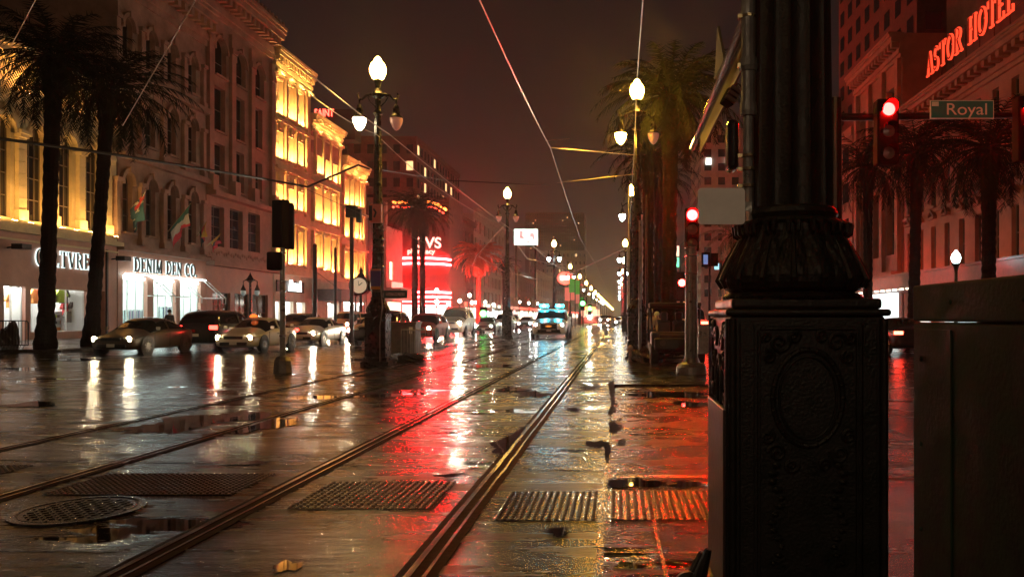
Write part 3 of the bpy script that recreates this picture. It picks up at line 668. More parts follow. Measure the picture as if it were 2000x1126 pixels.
# ------------------------------------------------------------ buildings 4-6: gold lit row
def gold(name, label, x0, x1, top, rows, gops, nlit, corn, mtl=M_GOLDW, extra=None):
    u0, u1 = LU(x0), LU(x1); B = building(name, label, PL, u0)
    ops = []
    for r in rows: ops += [opL(*q) for q in r]
    gg = [(a, b, .13, d, e_) for a, b, c, d, e_ in [opL(*q) for q in gops]]
    wall(PL, u0, u1, 0, 5.9, gg, M_CREAM, B, .3); wall(PL, u0 + .03, u1 - .03, 5.9, top, ops, mtl, B, .5, 'upper_wall')
    for o in ops:
        window(PL, o, B, [M_BLIND, glow('uplit_blind_glow', (1, .42, .10), 1.6), M_BLIND, M_BLIND][int(o[0] * 3.7 + o[2] * 1.3) % 4], mat('cream_sash', (.6, .5, .34), .5), .49, (1, 1), .08)  # some panes glow by themselves, standing in for uplit blinds
        n = 1 if o[1] - o[0] < 2 else 2
        for k in range(n): uplight(PL, o[0] + (o[1] - o[0]) * (k + .5) / n, o[2] + .01, -.12, B, m=M_UPS, L=min(1.0, (o[1] - o[0]) / n * .55), D=.13)
    for o in gg: room(PL, o[0] + .03, o[1] - .03, .13, o[3] - .02, 2.5, B, M_SHOPC2, lw=.3)
    mb = MB()
    for o in ops: sill(PL, o, mb, .3); mb.fbox(PL, o[0] - .1, o[1] + .1, o[3] + .08, o[3] + .26, 0, .16)
    for r in rows:
        os_ = [opL(*q) for q in r]; ed = [os_[0][0] - .5] + [(os_[i][1] + os_[i + 1][0]) / 2 for i in range(len(os_) - 1)] + [os_[-1][1] + .5]
        for u in ed: mb.fbox(PL, u - .2, u + .2, os_[0][2] - .3, os_[0][3] + .2, 0, .26); mb.fbox(PL, u - .28, u + .28, os_[0][3] + .2, os_[0][3] + .45, 0, .36)
        mb.fbox(PL, u0 + .05, u1 - .05, os_[0][3] + .46, os_[0][3] + .75, 0, .42)
    mb.fbox(PL, u0, u1, 5.7, 6.1, 0, .6)
    cornice(PL, u0, u1, corn[0] - .3, corn[1] - .4, mb, .8, step=.7)
    if extra: extra(mb, u0, u1)
    mb.build('stone_trim', mtl, B, True)
    for k in range(nlit): uplight(PL, u0 + (u1 - u0) * (k + .5) / nlit, corn[0] - .9, .75, B, L=.5)
    return B
def panels4(mb, u0, u1):
    for (w, h) in ((19.9, 1.3), (14.6, 1.2)):
        for x in (545, 567, 586): u = LU(x); mb.fbox(PL, u - .55, u + .55, w, w + h, 0, .18); mb.fbox(PL, u - .3, u + .3, w + .25, w + h - .25, .18, .3)
B4 = gold('gold_building', 'tall narrow gold lit building with three columns of windows and a lit bracket cornice', 534, 607, 28.4,
     [[(537, 553.5, 155, 224), (560, 574, 169, 234), (578, 594, 181, 246)], [(537, 553, 247, 309), (560, 574, 260, 317), (578, 593, 272, 324)],
      [(537, 553, 340, 402), (559, 574, 350, 408), (578, 592, 356, 412)], [(537, 553, 441, 512), (560, 573.5, 446, 516), (578, 592, 452, 518)]],
     [(538, 550, 588, 628), (555, 573, 588, 628), (580, 596, 590, 628)], 4, (26.2, 28.5), extra=panels4)
mb = MB(); mb.fbox(PL, LU(539), LU(592), 3.95, 5.1, 0, .12); q = mb.build('sign_board', M_BLACK, B4, True)
mb = MB(); ua, ub = LU(561), LU(584); rnd = random.Random(2)      # glaring illegible script
for k in range(7):
    u = ua + (ub - ua) * (k + .5) / 7; hi = 5.15 if k in (0, 1, 6) else 4.85; mb.tube([PL(u - .1, 4.1, .2), PL(u - .06, (4.1 + hi) / 2, .22), PL(u + .08, hi, .2), PL(u + .16, 4.5, .21), PL(u + .2, 4.1, .2)], .07, 6)
mb.tube([PL(ua, 4.2, .21), PL(ub, 4.15, .21)], .08, 6); mb.build('lit_script', glow('white_sign', (.9, 1, .95), 6), B4, True)
B5 = gold('gold_building', 'gold lit building with a brick parapet and a dark canopy over its door', 607.5, 667, 22.9,
     [[(617, 628, 272, 340), (631, 643, 280, 350), (646, 659, 288, 357)], [(613, 625, 367, 430), (628, 641, 373, 436), (644, 657, 380, 440)], [(613, 625, 458, 522), (629, 641, 463, 527), (644, 657, 467, 531)]],
     [(640, 662, 592, 626)], 3, (22.9, 24.3))
mb = MB(); mb.fbox(PL, LU(607.5), LU(667), 19.6, 22.6, -.02, .05); mb.build('brick_parapet', M_BROWNST, B5, True)
mb = MB(); a, b = LU(610), LU(664); mb.fbox(PL, a, b, 3.2, 4.3, .05, 3.2); mb.fbox(PL, a - .05, b + .05, 4.3, 4.5, .05, 3.3)
for u in (a + .2, b - .2): mb.tube([PL(u, .13, 3.0), PL(u, 3.2, 3.0)], .08, 8); mb.tube([PL(u, 4.4, 3.0), PL(u, 6.6, .1)], .03, 6)
mb.build('canopy', mat('canopy_paint', (.06, .045, .04), .5, var=.3), B5, True)
mb = MB(); mb.fbox(PL, LU(626), LU(650), LH(638, 455), LH(638, 449), .02, .12); mb.build('name_board', M_BLACK, B5, True)
B6 = gold('gold_building', 'lowest of the three gold lit buildings, with rows of four windows under a deep eave', 667.5, 715, 20.0,
     [[(671, 678, 349, 399), (680.5, 687.5, 351, 401), (690, 696.5, 354, 403), (699, 706, 357, 405)], [(671, 678, 417, 462), (680.5, 687.5, 419, 464), (690, 696.5, 421, 466), (699, 706, 423, 468)],
      [(671, 681, 492, 545), (684, 694, 493, 546), (697, 708, 495, 548)]], [(671, 706, 590, 626)], 3, (20.0, 21.6))
# red roof sign behind
t = thing('roof_sign', 'small red lit roof sign above the gold buildings', 'sign', px(636, 245, 130))
mb = MB(); c = px(640, 232, 130); mb.box(c.x - 1.9, c.x + 4.6, c.y, c.y + 3, c.z - 3.5, c.z + 1.6); mb.build('box', M_BLACK, t, True)
M = Matrix.Translation(px(633, 221, 129.8)) @ Matrix.Rotation(R(90), 4, 'X'); text('letters', 'SAINT', 1.7, M, glow('red_sign', (1, .05, .03), 9), t, .05, .02, .7)

# ------------------------------------------------------------ dark hotel tower behind, left row further on
def block(name, label, x0, x1, y0, y1, z, m, cols, rows, lit=0.0, zb=3.0, seed=1, face='y', wm=M_GLASS, ww=.5, wh=.55, litm=None, cat='building', side=True):
    rnd = random.Random(seed); B = thing(name, label, cat, ((x0 + x1) / 2, y0, 0))
    mb = MB(); mb.box(x0, x1, y0, y1, 0, z); mb.box(x0 - .15, x1 + .15, y0 - .15, y1 + .15, z, z + .8); mb.box(x0 - .1, x1 + .1, y0 - .1, y1 + .1, zb - .6, zb - .2)
    mb.build('wall', m, B, True)
    cells = []
    def grid(P, L, n):
        for i in range(n):
            for j in range(rows):
                c = L * (i + .5) / n; w = zb + (z - zb) * (j + .5) / rows; a = L / n * ww / 2; h = (z - zb) / rows * wh / 2
                cells.append((rnd.random() < lit, [P(c - a, w - h), P(c + a, w - h), P(c + a, w + h), P(c - a, w + h)]))
    grid(lambda u, w: (x0 + u, y0 - .04, w), x1 - x0, cols)
    if side:
        n2 = max(2, int(cols * (y1 - y0) / (x1 - x0)))
        if x1 < 0: grid(lambda u, w: (x1 + .04, y0 + u, w), y1 - y0, min(n2, 30))
        else: grid(lambda u, w: (x0 - .04, y0 + u, w), y1 - y0, min(n2, 30))
    cells.sort(key=lambda q: (not q[0], q[1][0][1], -q[1][0][2])); rest = MB()
    for k, (l_, q) in enumerate(cells):
        if k < 100: w_ = MB(); w_.add(q, [(0, 1, 2, 3)]); w_.build('window', (litm or M_WARMW) if l_ else wm, B, True)
        else: rest.add(q, [(0, 1, 2, 3)])
    if rest.f: rest.build('windows', wm, B, True)['kind'] = 'stuff'
    return B
block('hotel_tower', 'dark hotel tower with a few warm lit windows behind the gold row', -53, -36.5, 138, 175, 33, M_DARKB, 7, 9, .28, 6, 3)
block('office_tower', 'very wide grey office block with many window rows at the end of the street', -86, -32, 700, 740, 95, M_DARKB, 26, 13, .03, 62, 5, wh=.5, side=False)
block('office_podium', 'pale lower wing with small square windows below the grey office block', -82, -30, 695, 699.5, 60, M_PALEW, 14, 8, 0.03, 4, 6, ww=.35, wh=.4, side=False)
block('tower_block', 'dim tower seen behind the big palm with two bright floor lights', 17.5, 44, 165, 190, 41, M_PALEW, 9, 12, .0, 5, 8)
t = thing('facade_lamps', 'pair of white wall washers on the dim tower behind the signal', 'wall lamp', px(1404, 312, 164))
for x in (1384, 1424):
    mb = MB(); c = px(x, 314, 164.6); mb.box(c.x - .6, c.x + .6, c.y, c.y + .3, c.z - .8, c.z + .6); mb.build('lamp', glow('wall_washer', (1, .95, .85), 2.2), t, True)
# 7: striped dark wall and pale wall with a lit slot
u0, u1 = LU(717), LU(786)
B = building('plain_building', 'plain pale building with dark vertical stripes and one tall lit slot window', PL, u0)
so = opL(761, 768, 511, 546); o2 = opL(788, 796, 471, 488)
wall(PL, u0, u1, 0, LH(750, 438), [so], M_PALEW, B, .2); window(PL, so, B, glow('slot_window_light', (1, .8, .55), 2.2), depth=.19, sub_=False)
for k in range(6): u = LU(718 + k * 5.5); mb = MB(); mb.fbox(PL, u, u + .9, 5.5, 17, 0, .06); mb.build('dark_panel', M_BLACK, B, True)
mb = MB(); mb.fbox(PL, LU(750), LU(753), 0, LH(752, 395), 0, .3); mb.build('drainpipe', M_PALEW, B, True)
mb = MB(); mb.fbox(PL, LU(748), LU(783), 4.0, 5.6, .05, 2.6); mb.build('canopy', mat('grey_canopy', (.5, .45, .4), .5), B, True)
mb = MB(); mb.fbox(PL, LU(764), LU(782), 5.7, 6.6, .1, .4); mb.build('small_sign', glow('small_red_sign', (1, .2, .15), 2.5), B, True)
mb = MB(); mb.fbox(PL, LU(752), LU(782), .3, 3.6, .02, .1); mb.build('shop_window', glow('shop_window_warm', (1, .85, .6), 1.6), B, True)
# 8: rounded red neon corner pharmacy
yc = LU(783); D8 = 128.0; cx, cy, rr = -34.1, D8 + 5.5, 4.6
B = thing('pharmacy_building', 'rounded corner building washed red by bands of neon tube and big glowing letters', 'building', (cx, cy, 0))
def cyl(r, z0, z1, name, m, a0=-178, a1=10, n=26, t=.2):
    mb = MB()
    for i in range(n):
        p, q = R(a0 + (a1 - a0) * i / n), R(a0 + (a1 - a0) * (i + 1) / n)
        c = [(cx + k * math.cos(t_), cy + k * math.sin(t_)) for t_ in (p, q) for k in (r, r - t)]
        vs = [(x, y, z) for z in (z0, z1) for x, y in c]; mb.add(vs, [(0, 2, 6, 4), (1, 3, 7, 5), (0, 1, 3, 2), (4, 5, 7, 6), (0, 1, 5, 4), (2, 3, 7, 6)])
    return mb.build(name, m, B, True)
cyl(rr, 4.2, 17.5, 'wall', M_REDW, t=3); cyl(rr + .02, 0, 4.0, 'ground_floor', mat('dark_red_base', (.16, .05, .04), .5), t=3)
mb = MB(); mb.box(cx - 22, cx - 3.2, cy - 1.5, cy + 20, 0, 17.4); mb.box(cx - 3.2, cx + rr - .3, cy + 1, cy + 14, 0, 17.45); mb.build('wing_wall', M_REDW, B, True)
M_NEON = glow('neon_red_tube', (1, .016, .018), 340)
M_NEONW = glow('neon_white_hot', (1, .42, .36), 3)
for z in (10.2, 11.1, 4.6, 5.4): cyl(rr + .35, z, z + .26, 'neon_band', M_NEON, -165, -5, t=.22); cyl(rr + .37, z + .06, z + .2, 'neon_band_core', M_NEONW, -165, -5, t=.01) if 0 else None
for z in (3.2, 3.9): cyl(rr + .3, z, z + .12, 'neon_band', M_NEON, -165, -5, t=.2)
M = Matrix.Translation((cx + 2.0, cy - rr - .3, 13.7)) @ Matrix.Rotation(R(15), 4, 'Z') @ Matrix.Rotation(R(90), 4, 'X')
text('big_letters', 'CVS', 2.5, M, glow('letters_hot', (1, .33, .26), 3.2), B, .15, .05)
M = Matrix.Translation((cx + .9, cy - rr - .4, 12.3)) @ Matrix.Rotation(R(10), 4, 'Z') @ Matrix.Rotation(R(90), 4, 'X')
text('small_letters', 'pharmacy', 1.15, M, MATS['letters_hot'], B, .12, .03)
for i in range(5):
    a = R(-150 + i * 28); mb = MB(); c = Vector((cx + (rr + .05) * math.cos(a), cy + (rr + .05) * math.sin(a), 0))
    M = Matrix.Translation(c) @ Matrix.Rotation(a, 4, 'Z'); mb.box(-.03, .1, -1.1, 1.1, .4, 3.0, 0, M); mb.build('shop_window', glow('shop_window_white', (.9, .95, .9), 2.8), B, True)
t = thing('neon_sign', 'left cluster of red neon script on the dark wall above the pharmacy palms', 'sign', px(781, 402, 126)); t2 = thing('neon_sign', 'right curved string of red neon lights above the pharmacy', 'sign', px(850, 405, 126))
rnd = random.Random(4)
for tt, xs, fy in ((t, (767, 797), lambda x: 396), (t2, (834, 868), lambda x: 395 + (x - 834) ** 2 / 85)):
    for row in (0, 9):
        mb = MB(); x = xs[0]
        while x < xs[1]:
            w = rnd.uniform(1.5, 6); c = px(x, fy(x) + row + rnd.uniform(-1, 1), 126); d = px(x + w, fy(x + w) + row + rnd.uniform(-1, 1), 126); mb.tube([c, (c + d) / 2 + Vector((0, 0, .12)), d], .13 if row else .2, 6); x += w + rnd.uniform(1, 5)
        mb.build('neon_letters', glow('neon_script', (1, .06, .03), 9) if row else glow('neon_script_orange', (1, .2, .03), 10), tt, True)
mb = MB(); mb.box(-50, -30.2, 136, 148, 17.6, 22.5); o = mb.build('attic_wall', M_DARKB, B); o.data.transform(Matrix.Translation(-B.location))
# 9..: the rest of the left row
rnd = random.Random(11)
far = [(868, 925, 'theatre_building', 'dark theatre with a heavy cornice right of the red pharmacy', M_DARKB, 21.5), (925, 985, 'white_trim_building', 'dark five storey building with a pale projecting cornice behind the second lamppost', M_PALEW, 25.5), (985, 1012, 'brick_building', 'pale narrow building right behind the second left lamppost', M_PALEW, 17),
       (1012, 1045, 'brick_building', 'low building under the lit billboard', M_DARKB, 15), (1045, 1080, 'brick_building', 'dim building beyond the billboard, left of the police SUV lights', M_PALEW, 19), (1080, 1110, 'brick_building', 'dim far building right of the police SUV lights', M_DARKB, 17),
       (1110, 1140, 'brick_building', 'far dark building above the tram', M_PALEW, 21), (1140, 1165, 'brick_building', 'very far dark building left of the vanishing point', M_DARKB, 22), (1165, 1183, 'brick_building', 'last building of the left row', M_PALEW, 26)]
for i, (xa, xb, nm, lb, m, h) in enumerate(far):
    ua, ub = LU(xa), LU(xb); fl = int(h / 4); dk = []
    nw = max(3, min(8, int((ub - ua) / 3.2)))
    for f_ in range(1, fl): dk += [open_(ua + (ub - ua) * (k + .3) / nw, ua + (ub - ua) * (k + .7) / nw, 4.2 + (f_ - 1) * (h - 4.6) / (fl - 1) + .6, 4.2 + f_ * (h - 4.6) / (fl - 1) - .7) for k in range(nw)]
    B = building(nm, lb, PL, ua); wall(PL, ua, ub - .1, 0, h, dk, m, B, .3)
    for o in dk: window(PL, o, B, depth=.29, sub_=False)
    q = MB(); cornice(PL, ua, ub - .12, h - .2, h + 1.3, q, 1.0, step=1.2); q.fbox(PL, ua + .05, ub - .2, 3.9, 4.3, 0, .5); q.build('cornice', m, B, True)
    q = MB(); rnd2 = random.Random(i); k = ua + .5
    while k < ub - 2: w_ = rnd2.uniform(1.5, 4); q = MB(); q.fbox(PL, k, min(ub - .4, k + w_), .4, rnd2.uniform(2.6, 3.5), .02, .08); k += w_ + rnd2.uniform(.4, 1.6); q.build('shop_window', glow('far_shop_%d' % (i % 3), [(1, .85, .65), (.85, 1, .95), (1, .6, .5)][i % 3], [2.2, 2.6, 1.8][i % 3]), B, True)
    q = MB(); k = ua + 1
    while k < ub - 3: q = MB(); q.fbox(PL, k, k + 2.6, 3.7, 4.5, .52, .7 + .5 * rnd2.random()); k += rnd2.uniform(5, 9); q.build('fascia_sign', glow('fascia_%d' % (i % 3), [(1, .08, .05), (1, .9, .7), (.9, .3, .2)][i % 3], [3, 1.6, 1.2][i % 3]), B, True)
# billboard
t = thing('billboard', 'white lit billboard with faint red figures on a roof', 'billboard', px(1027, 478, 120))
mb = MB(); a, b = px(1004, 478, 120), px(1050, 447, 120); mb.box(a.x, b.x, 120, 120.4, a.z, b.z); mb.build('panel', glow('billboard_light', (.85, 1, .9), 1.7), t, True)
mb = MB()
for (x, y, w_, h_) in ((1018, 457, .25, .5), (1019, 464, .35, .12), (1039, 459, .3, .3), (1042, 463, .15, .35), (1016, 471, .8, .08), (1030, 472, .5, .06)): c = px(x, y, 119.96); mb.box(c.x - w_, c.x + w_, 119.93, 119.97, c.z - h_, c.z + h_)
mb.build('printed_figures', glow('billboard_print', (1, .4, .38), 1.1), t, True)
mb = MB()
for x in (1008, 1046): c = px(x, 478, 120.2); mb.box(c.x - .15, c.x + .15, 120.05, 120.35, 4, c.z)
mb.build('posts', M_IRON, t, True)

# ------------------------------------------------------------ right row
u0, u1 = 18.0, 54.0
B = building('hotel_building', 'long reddish hotel with tall narrow windows and a red canopy', PR, u0)
opsR = []
for k in range(17):
    c = 57.0 - 2.02 * k
    if c < 22 or c > 53.4: continue
    opsR += [open_(c - .37, c + .37, 4.3, 7.2), open_(c - .37, c + .37, 8.5, 10.8), open_(c - .37, c + .37, 11.9, 13.6)]
shopR = [open_(49.3, 53.2, .5, 2.9), open_(43, 48, .4, 2.8), open_(34, 42, .4, 2.8)]
M_HOT = mat('red_lit_plaster', (.38, .15, .10), .6, var=.2, vs=.8, bump=.4, bs=7, bd=.04)  # red light falling on the facade is put into the plaster colour
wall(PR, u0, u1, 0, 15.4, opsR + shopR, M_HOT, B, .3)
for o in opsR: window(PR, o, B, depth=.29, bars=(0, 1))
mb = MB()
for o in opsR:
    sill(PR, o, mb, .2)
    if 4 < o[2] < 5:
        um = (o[0] + o[1]) / 2; w = o[3] + .45; mb.fbox(PR, um - .5, um + .5, w, w + .14, 0, .24)
        for s_ in (-1, 1):
            A = (um + s_ * .55, w + .14); C = (um, w + .62); mb.add([PR(*A, 0), PR(*C, 0), PR(*C, .24), PR(*A, .24), PR(A[0] - s_ * .16, A[1], .24), PR(C[0], C[1] - .14, .24)], [(0, 1, 2, 3), (3, 2, 5, 4)])
for w in (8.1, 11.4): mb.fbox(PR, u0, u1 - .05, w, w + .18, 0, .12)
w = .2
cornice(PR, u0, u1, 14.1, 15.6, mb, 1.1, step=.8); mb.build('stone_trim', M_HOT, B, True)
mb = MB(); mb.fbox(PR, u0, u1 + .5, 3.15, 3.9, .05, 3.4); mb.fbox(PR, u0, u1 + .5, 3.9, 4.02, .05, 3.5); mb.build('canopy', mat('canopy_red', (.22, .03, .03), .4, var=.3), B, True)
mb = MB(); u = 30
while u < 54: mb.fbox(PR, u, u + .5, 3.05, 3.14, 3.2, 3.3); u += 1.1
mb.build('canopy_lights', glow('canopy_bulbs', (1, .75, .55), 5), B, True)
for o in shopR: room(PR, o[0] + .03, o[1] - .03, .4, o[3], 3, B, glow('shop_ceiling_r', (.8, 1, .9), 16), lw=.3)
mb = MB(); mb.fbox(PR, 51.2, 52.8, 1.3, 2.4, -.29, -.2); mb.build('lit_poster', glow('red_poster', (1, .12, .08), 2.5), B, True)
mb = MB(); mb.fbox(PR, 51.5, 52.3, 1.6, 2.1, -.19, -.17); mb.build('lit_poster_core', glow('orange_poster', (1, .5, .1), 2.5), B, True)
mb = MB(); mb.box(XR + 3, XR + 26, 36, 54, 16, 24.5); o = mb.build('set_back_storey', M_DARKB, B, True)
for k in range(5):    # balcony poles leaning out
    pass
mb = MB(); mb.fbox(PR, 46, 54, 4.03, 4.1, 1.2, 1.3); mb.build('added_wash_tube', glow('facade_wash_red', (1, .10, .03), 14), B, True)  # both canopy tubes are added to wash the facade red
mb = MB(); mb.fbox(PR, 20, 45.5, 4.03, 4.1, 1.2, 1.3); mb.build('added_wash_tube', glow('facade_wash_red_dim', (1, .16, .05), 4), B, True)
t = thing('rooftop_sign', 'huge glowing red letters ASTOR HOTEL on the roof edge', 'sign', PR(44, 17.2, 0))
M_AST = glow('astor_outline', (1, .055, .02), 1.5); M_ASF = glow('astor_inner', (.5, .03, .01), .35)
PS = lambda u, w, n: (XR + .3 - n, 94 - u, w)
serif('letter_rim', 'ASTOR HOTEL', PS, 94 - 50.3, 17.12, 1.5, 11.16, .1, M_AST, t, .03, .12)
serif('letter_face', 'ASTOR HOTEL', PS, 94 - 50.3, 17.12, 1.5, 11.16, .23, M_ASF, t, -.05, .04)
mb = MB()
for k in range(8): mb.tube([PR(38.4 + k * 1.7, 15.4, -.45), PR(38.4 + k * 1.7, 18.6, -.33)], .03, 6)
mb.tube([PR(38, 17.4, -.38), PR(50.6, 17.4, -.38)], .03, 6); mb.tube([PR(38, 18.4, -.35), PR(50.6, 18.4, -.35)], .03, 6); mb.build('sign_frame', M_IRON, t, True)
# next buildings on the right
B = building('bank_building', 'red lit building with big tall windows beyond the hotel', PR, 54.3)
ob = [open_(c - 1.0, c + 1.0, a, b) for c in (56.5, 59.6, 62.7) for a, b in ((6, 11), (12.5, 18.2))]
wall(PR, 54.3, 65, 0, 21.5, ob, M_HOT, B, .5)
for o in ob: window(PR, o, B, depth=.49, bars=(2, 2))
mb = MB(); cornice(PR, 54.3, 65, 19.8, 21.6, mb, 1.0); mb.fbox(PR, 54.3, 65, 4.2, 4.7, 0, .8); mb.fbox(PR, 54.3, 65, 11.4, 11.9, 0, .35)
for c in (54.8, 58.05, 61.15, 64.3): mb.fbox(PR, c - .3, c + .3, 4.7, 19.8, 0, .3)
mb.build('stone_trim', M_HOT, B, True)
mb = MB(); mb.fbox(PR, 55, 64, .4, 3.2, .02, .1); mb.build('shop_window', glow('shop_window_cool', (.9, 1, .95), 1.5), B, True)
block('brick_tower', 'tall dark red brick tower rising behind the hotel', 24, 40, 62, 84, 40, mat('tower_brick', (.11, .035, .028), .7, var=.3), 6, 9, .0, 16, 4)
rr_ = [(66, 84, 17, 'third'), (84.3, 112, 23, 'fourth'), (112.3, 150, 19, 'fifth'), (192, 260, 24, 'sixth'), (262, 420, 20, 'seventh')]
for i, (ya, yb, h, nth) in enumerate(rr_):
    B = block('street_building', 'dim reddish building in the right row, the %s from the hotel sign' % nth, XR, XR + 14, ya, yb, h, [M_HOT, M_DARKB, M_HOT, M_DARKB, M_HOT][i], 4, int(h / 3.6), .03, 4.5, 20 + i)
    k = ya + .5
    while k < yb - 3: w_ = 2 + (k * 7 % 3); mb = MB(); mb.fbox(PR, k, k + w_, .4, 3.3, .05, .15); mb.build('shop_window', MATS['far_shop_%d' % (int(k) % 3)], B, True); k += w_ + 1
    mb = MB(); mb.fbox(PR, ya + 2, yb - 4, 3.9, 4.3, .3, .5); mb.build('fascia_sign', MATS['fascia_%d' % ((i + 1) % 3)], B, True)
# ------------------------------------------------------------ lampposts
M_POST = mat('post_black_iron', (.022, .017, .014), .3, .45, var=.3, vs=7, bump=.55, bs=26, bd=.012, rv=.1)
M_GLOBE = glow('globe_warm_light', (1, .58, .11), 85)
M_GLOBEW = glow('arm_lamp_white_light', (1, .83, .48), 60)
M_COOL = glow('arm_lamp_cool_light', (.75, .95, 1), 60)
M_DIM = mat('dim_pink_glow_glass', (.75, .38, .30), .35, emit=(1, .35, .25), es=.10)  # unlit drop lamp glass, tinted pink and given a faint glow
def acorn(c, m, parent, s=1.0, seg=20):
    mb = MB(); mb.lathe([(.10 * s, 0), (.17 * s, .05 * s), (.235 * s, .22 * s), (.24 * s, .34 * s), (.20 * s, .47 * s), (.13 * s, .55 * s), (.10 * s, .57 * s), (.11 * s, .60 * s), (.07 * s, .66 * s), (.01, .71 * s)], seg, c)
    return mb.build('globe', m, parent, smooth=True)
def teardrop(c, m, parent, s=1.0, seg=16):
    mb = MB(); mb.lathe([(.19 * s, 0), (.195 * s, -.05 * s), (.17 * s, -.16 * s), (.12 * s, -.27 * s), (.06 * s, -.34 * s), (.01, -.37 * s)], seg, c); g = mb.build('lamp_glass', m, parent, smooth=True)
    return g
ORD = ['first', 'second', 'third', 'fourth', 'fifth', 'sixth', 'seventh', 'eighth', 'ninth', 'tenth', 'eleventh', 'twelfth', 'thirteenth', 'fourteenth']
def lamppost(x, y, label, mats=(None, None, None), group=None, H=9.6, detail=1, name='street_lamp', ped=True, gs=1.0):
    t = thing(name, label, 'lamppost', (x, y, 0), group=group); k = 1 if detail else 0; sg = 24 if detail else 8
    if ped:
        mb = MB(); mb.box(-.42, .42, -.38, .38, 0, .14); mb.box(-.36, .36, -.33, .33, .14, .26); mb.box(-.31, .31, -.285, .285, .26, 1.48); mb.box(-.335, .335, -.31, .31, 1.48, 1.53); mb.box(-.32, .32, -.295, .295, 1.53, 1.58)
        for sx_ in (-1, 1):
            for sy_ in (-1, 1): a, b = sx_ * .27, sy_ * .245; mb.box(a - .045, a + .045, b - .045, b + .045, .262, 1.478)
        p = mb.build('pedestal', M_POST, t); 
        if detail: bevel(p, .012)
    fl = lambda th, z: 1 + .06 * abs(math.sin(th * 9)) * min(1, max(0, (2.1 - z) * 3))
    mb = MB(); mb.lathe([(.29, 1.58), (.32, 1.62), (.335, 1.68), (.315, 1.76), (.27, 1.84), (.225, 1.93), (.20, 2.0), (.215, 2.03), (.20, 2.07), (.175, 2.1)], 72 if detail else 8, mod=fl if detail else None); mb.build('base_bell', M_POST, t, smooth=False)
    fs = lambda th, z: 1 - .09 * (math.sin(th * 7) ** 2)
    r1 = .085; zt = H - 1.25
    mb = MB(); mb.lathe([(.178, 2.1), (.17, 2.9), (.15, 4.2), (.12, 5.8), (r1, zt)], 56 if detail else 8, mod=fs if detail else None)
    mb.lathe([(.13, zt - .5), (.15, zt - .45), (.13, zt - .4)], sg); mb.lathe([(r1, zt - .02), (.16, zt + .04), (.19, zt + .12), (.12, zt + .2), (.07, zt + .3), (.09, zt + .45), (.12, zt + .52), (.12, zt + .56)], sg); mb.build('shaft', M_POST, t)
    acorn((0, 0, H - .71 * gs + .02), mats[0] or M_GLOBE, t, gs, sg)
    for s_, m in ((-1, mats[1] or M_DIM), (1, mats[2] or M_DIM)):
        mb = MB(); pts = [(s_ * a, 0, zt + b) for a, b in ((.05, .05), (.2, .12), (.36, .08), (.48, -.04), (.58, -.02), (.62, .10), (.58, .16))]
        mb.tube(pts, [.06, .05, .04, .035, .035, .03, .02], 8 if detail else 5)
        if detail: mb.tube([(s_ * .08, 0, zt - .25), (s_ * .22, 0, zt - .12), (s_ * .3, 0, zt + .02), (s_ * .24, 0, zt + .06)], .022, 6)
        c = (s_ * .56, 0, zt - .6); mb.lathe([(.03, .58), (.03, .42), (.07, .38), (.10, .28), (.12, .12), (.2, .03), (.205, -.01), (.12, -.012)], 16 if detail else 8, c); mb.build('arm', M_POST, t)
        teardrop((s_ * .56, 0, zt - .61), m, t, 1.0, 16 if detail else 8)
    return t
LA = lamppost(-7.33, 23.3, 'tall lamppost with one lit drop lamp and a walk signal, nearest of the left row', (None, M_GLOBEW, None), H=9.35)
LB = lamppost(-7.3, 50, 'lamppost with lit globe and two dim pink drop lamps, second in the left row', (None, None, None), H=9.85)
LC = lamppost(-6.9, 81, 'lamppost with two blazing cool white drop lamps, third in the left row beyond the billboard', (None, M_COOL, M_COOL), H=9.5)
RA = lamppost(.6, 26.3, 'lamppost with yellow lit globe and lit left drop lamp in front of the big palm', (glow('globe_yellow', (1, .5, .04), 240), glow('arm_lamp_yellow', (1, .5, .04), 330), None), H=9.6)
RB = lamppost(.73, 47.4, 'second right lamppost with small lit globe and cold white left lamp', (None, M_COOL, None), H=9.6, detail=0)
for i, y in enumerate((112, 139, 166, 195, 228, 260, 296, 332, 368)):
    lamppost(-7.2, y, '%s lit lamppost of the left row beyond the one with two cool white lamps' % ORD[i], (None, M_COOL if i % 2 == 0 else M_GLOBEW, M_COOL if i % 3 == 0 else None), group='lampposts receding down the left side of the tracks', H=9.1, detail=0, gs=1.0 + .14 * i)
for i, y in enumerate((73, 96, 119, 142, 170, 200, 235)):
    lamppost(.55, y, '%s lamppost of the right row beyond the one with a cold white left lamp' % ORD[i], ((None, M_GLOBEW)[i % 2], M_COOL, M_COOL if i % 2 else None), group='lampposts receding down the right side of the tracks', H=8.8, detail=0)
for i in range(14):
    y = 400 + i * 34
    lamppost(-7.4 if i % 2 else 2.0, y, 'speck of a lamppost near the vanishing point, %s in its row' % ['first', 'second', 'third', 'fourth', 'fifth', 'sixth', 'seventh', 'eighth', 'ninth', 'tenth', 'eleventh', 'twelfth', 'thirteenth', 'fourteenth'][i], group='lampposts at the vanishing point', detail=0, gs=2.2)
lamppost(-7.33, -2, 'unseen lamppost added behind the camera, continuing the left row', (glow('globe_rear', (1, .64, .32), 90), M_DIM, M_DIM), H=9.4, detail=0)  # rear lampposts are unseen, added to light the near sign and posts
lamppost(.7, -19.5, 'unseen lamppost added behind the camera, continuing the right row', (glow('globe_rear_bright', (1, .72, .45), 420), M_DIM, M_DIM), H=9.4, detail=0)
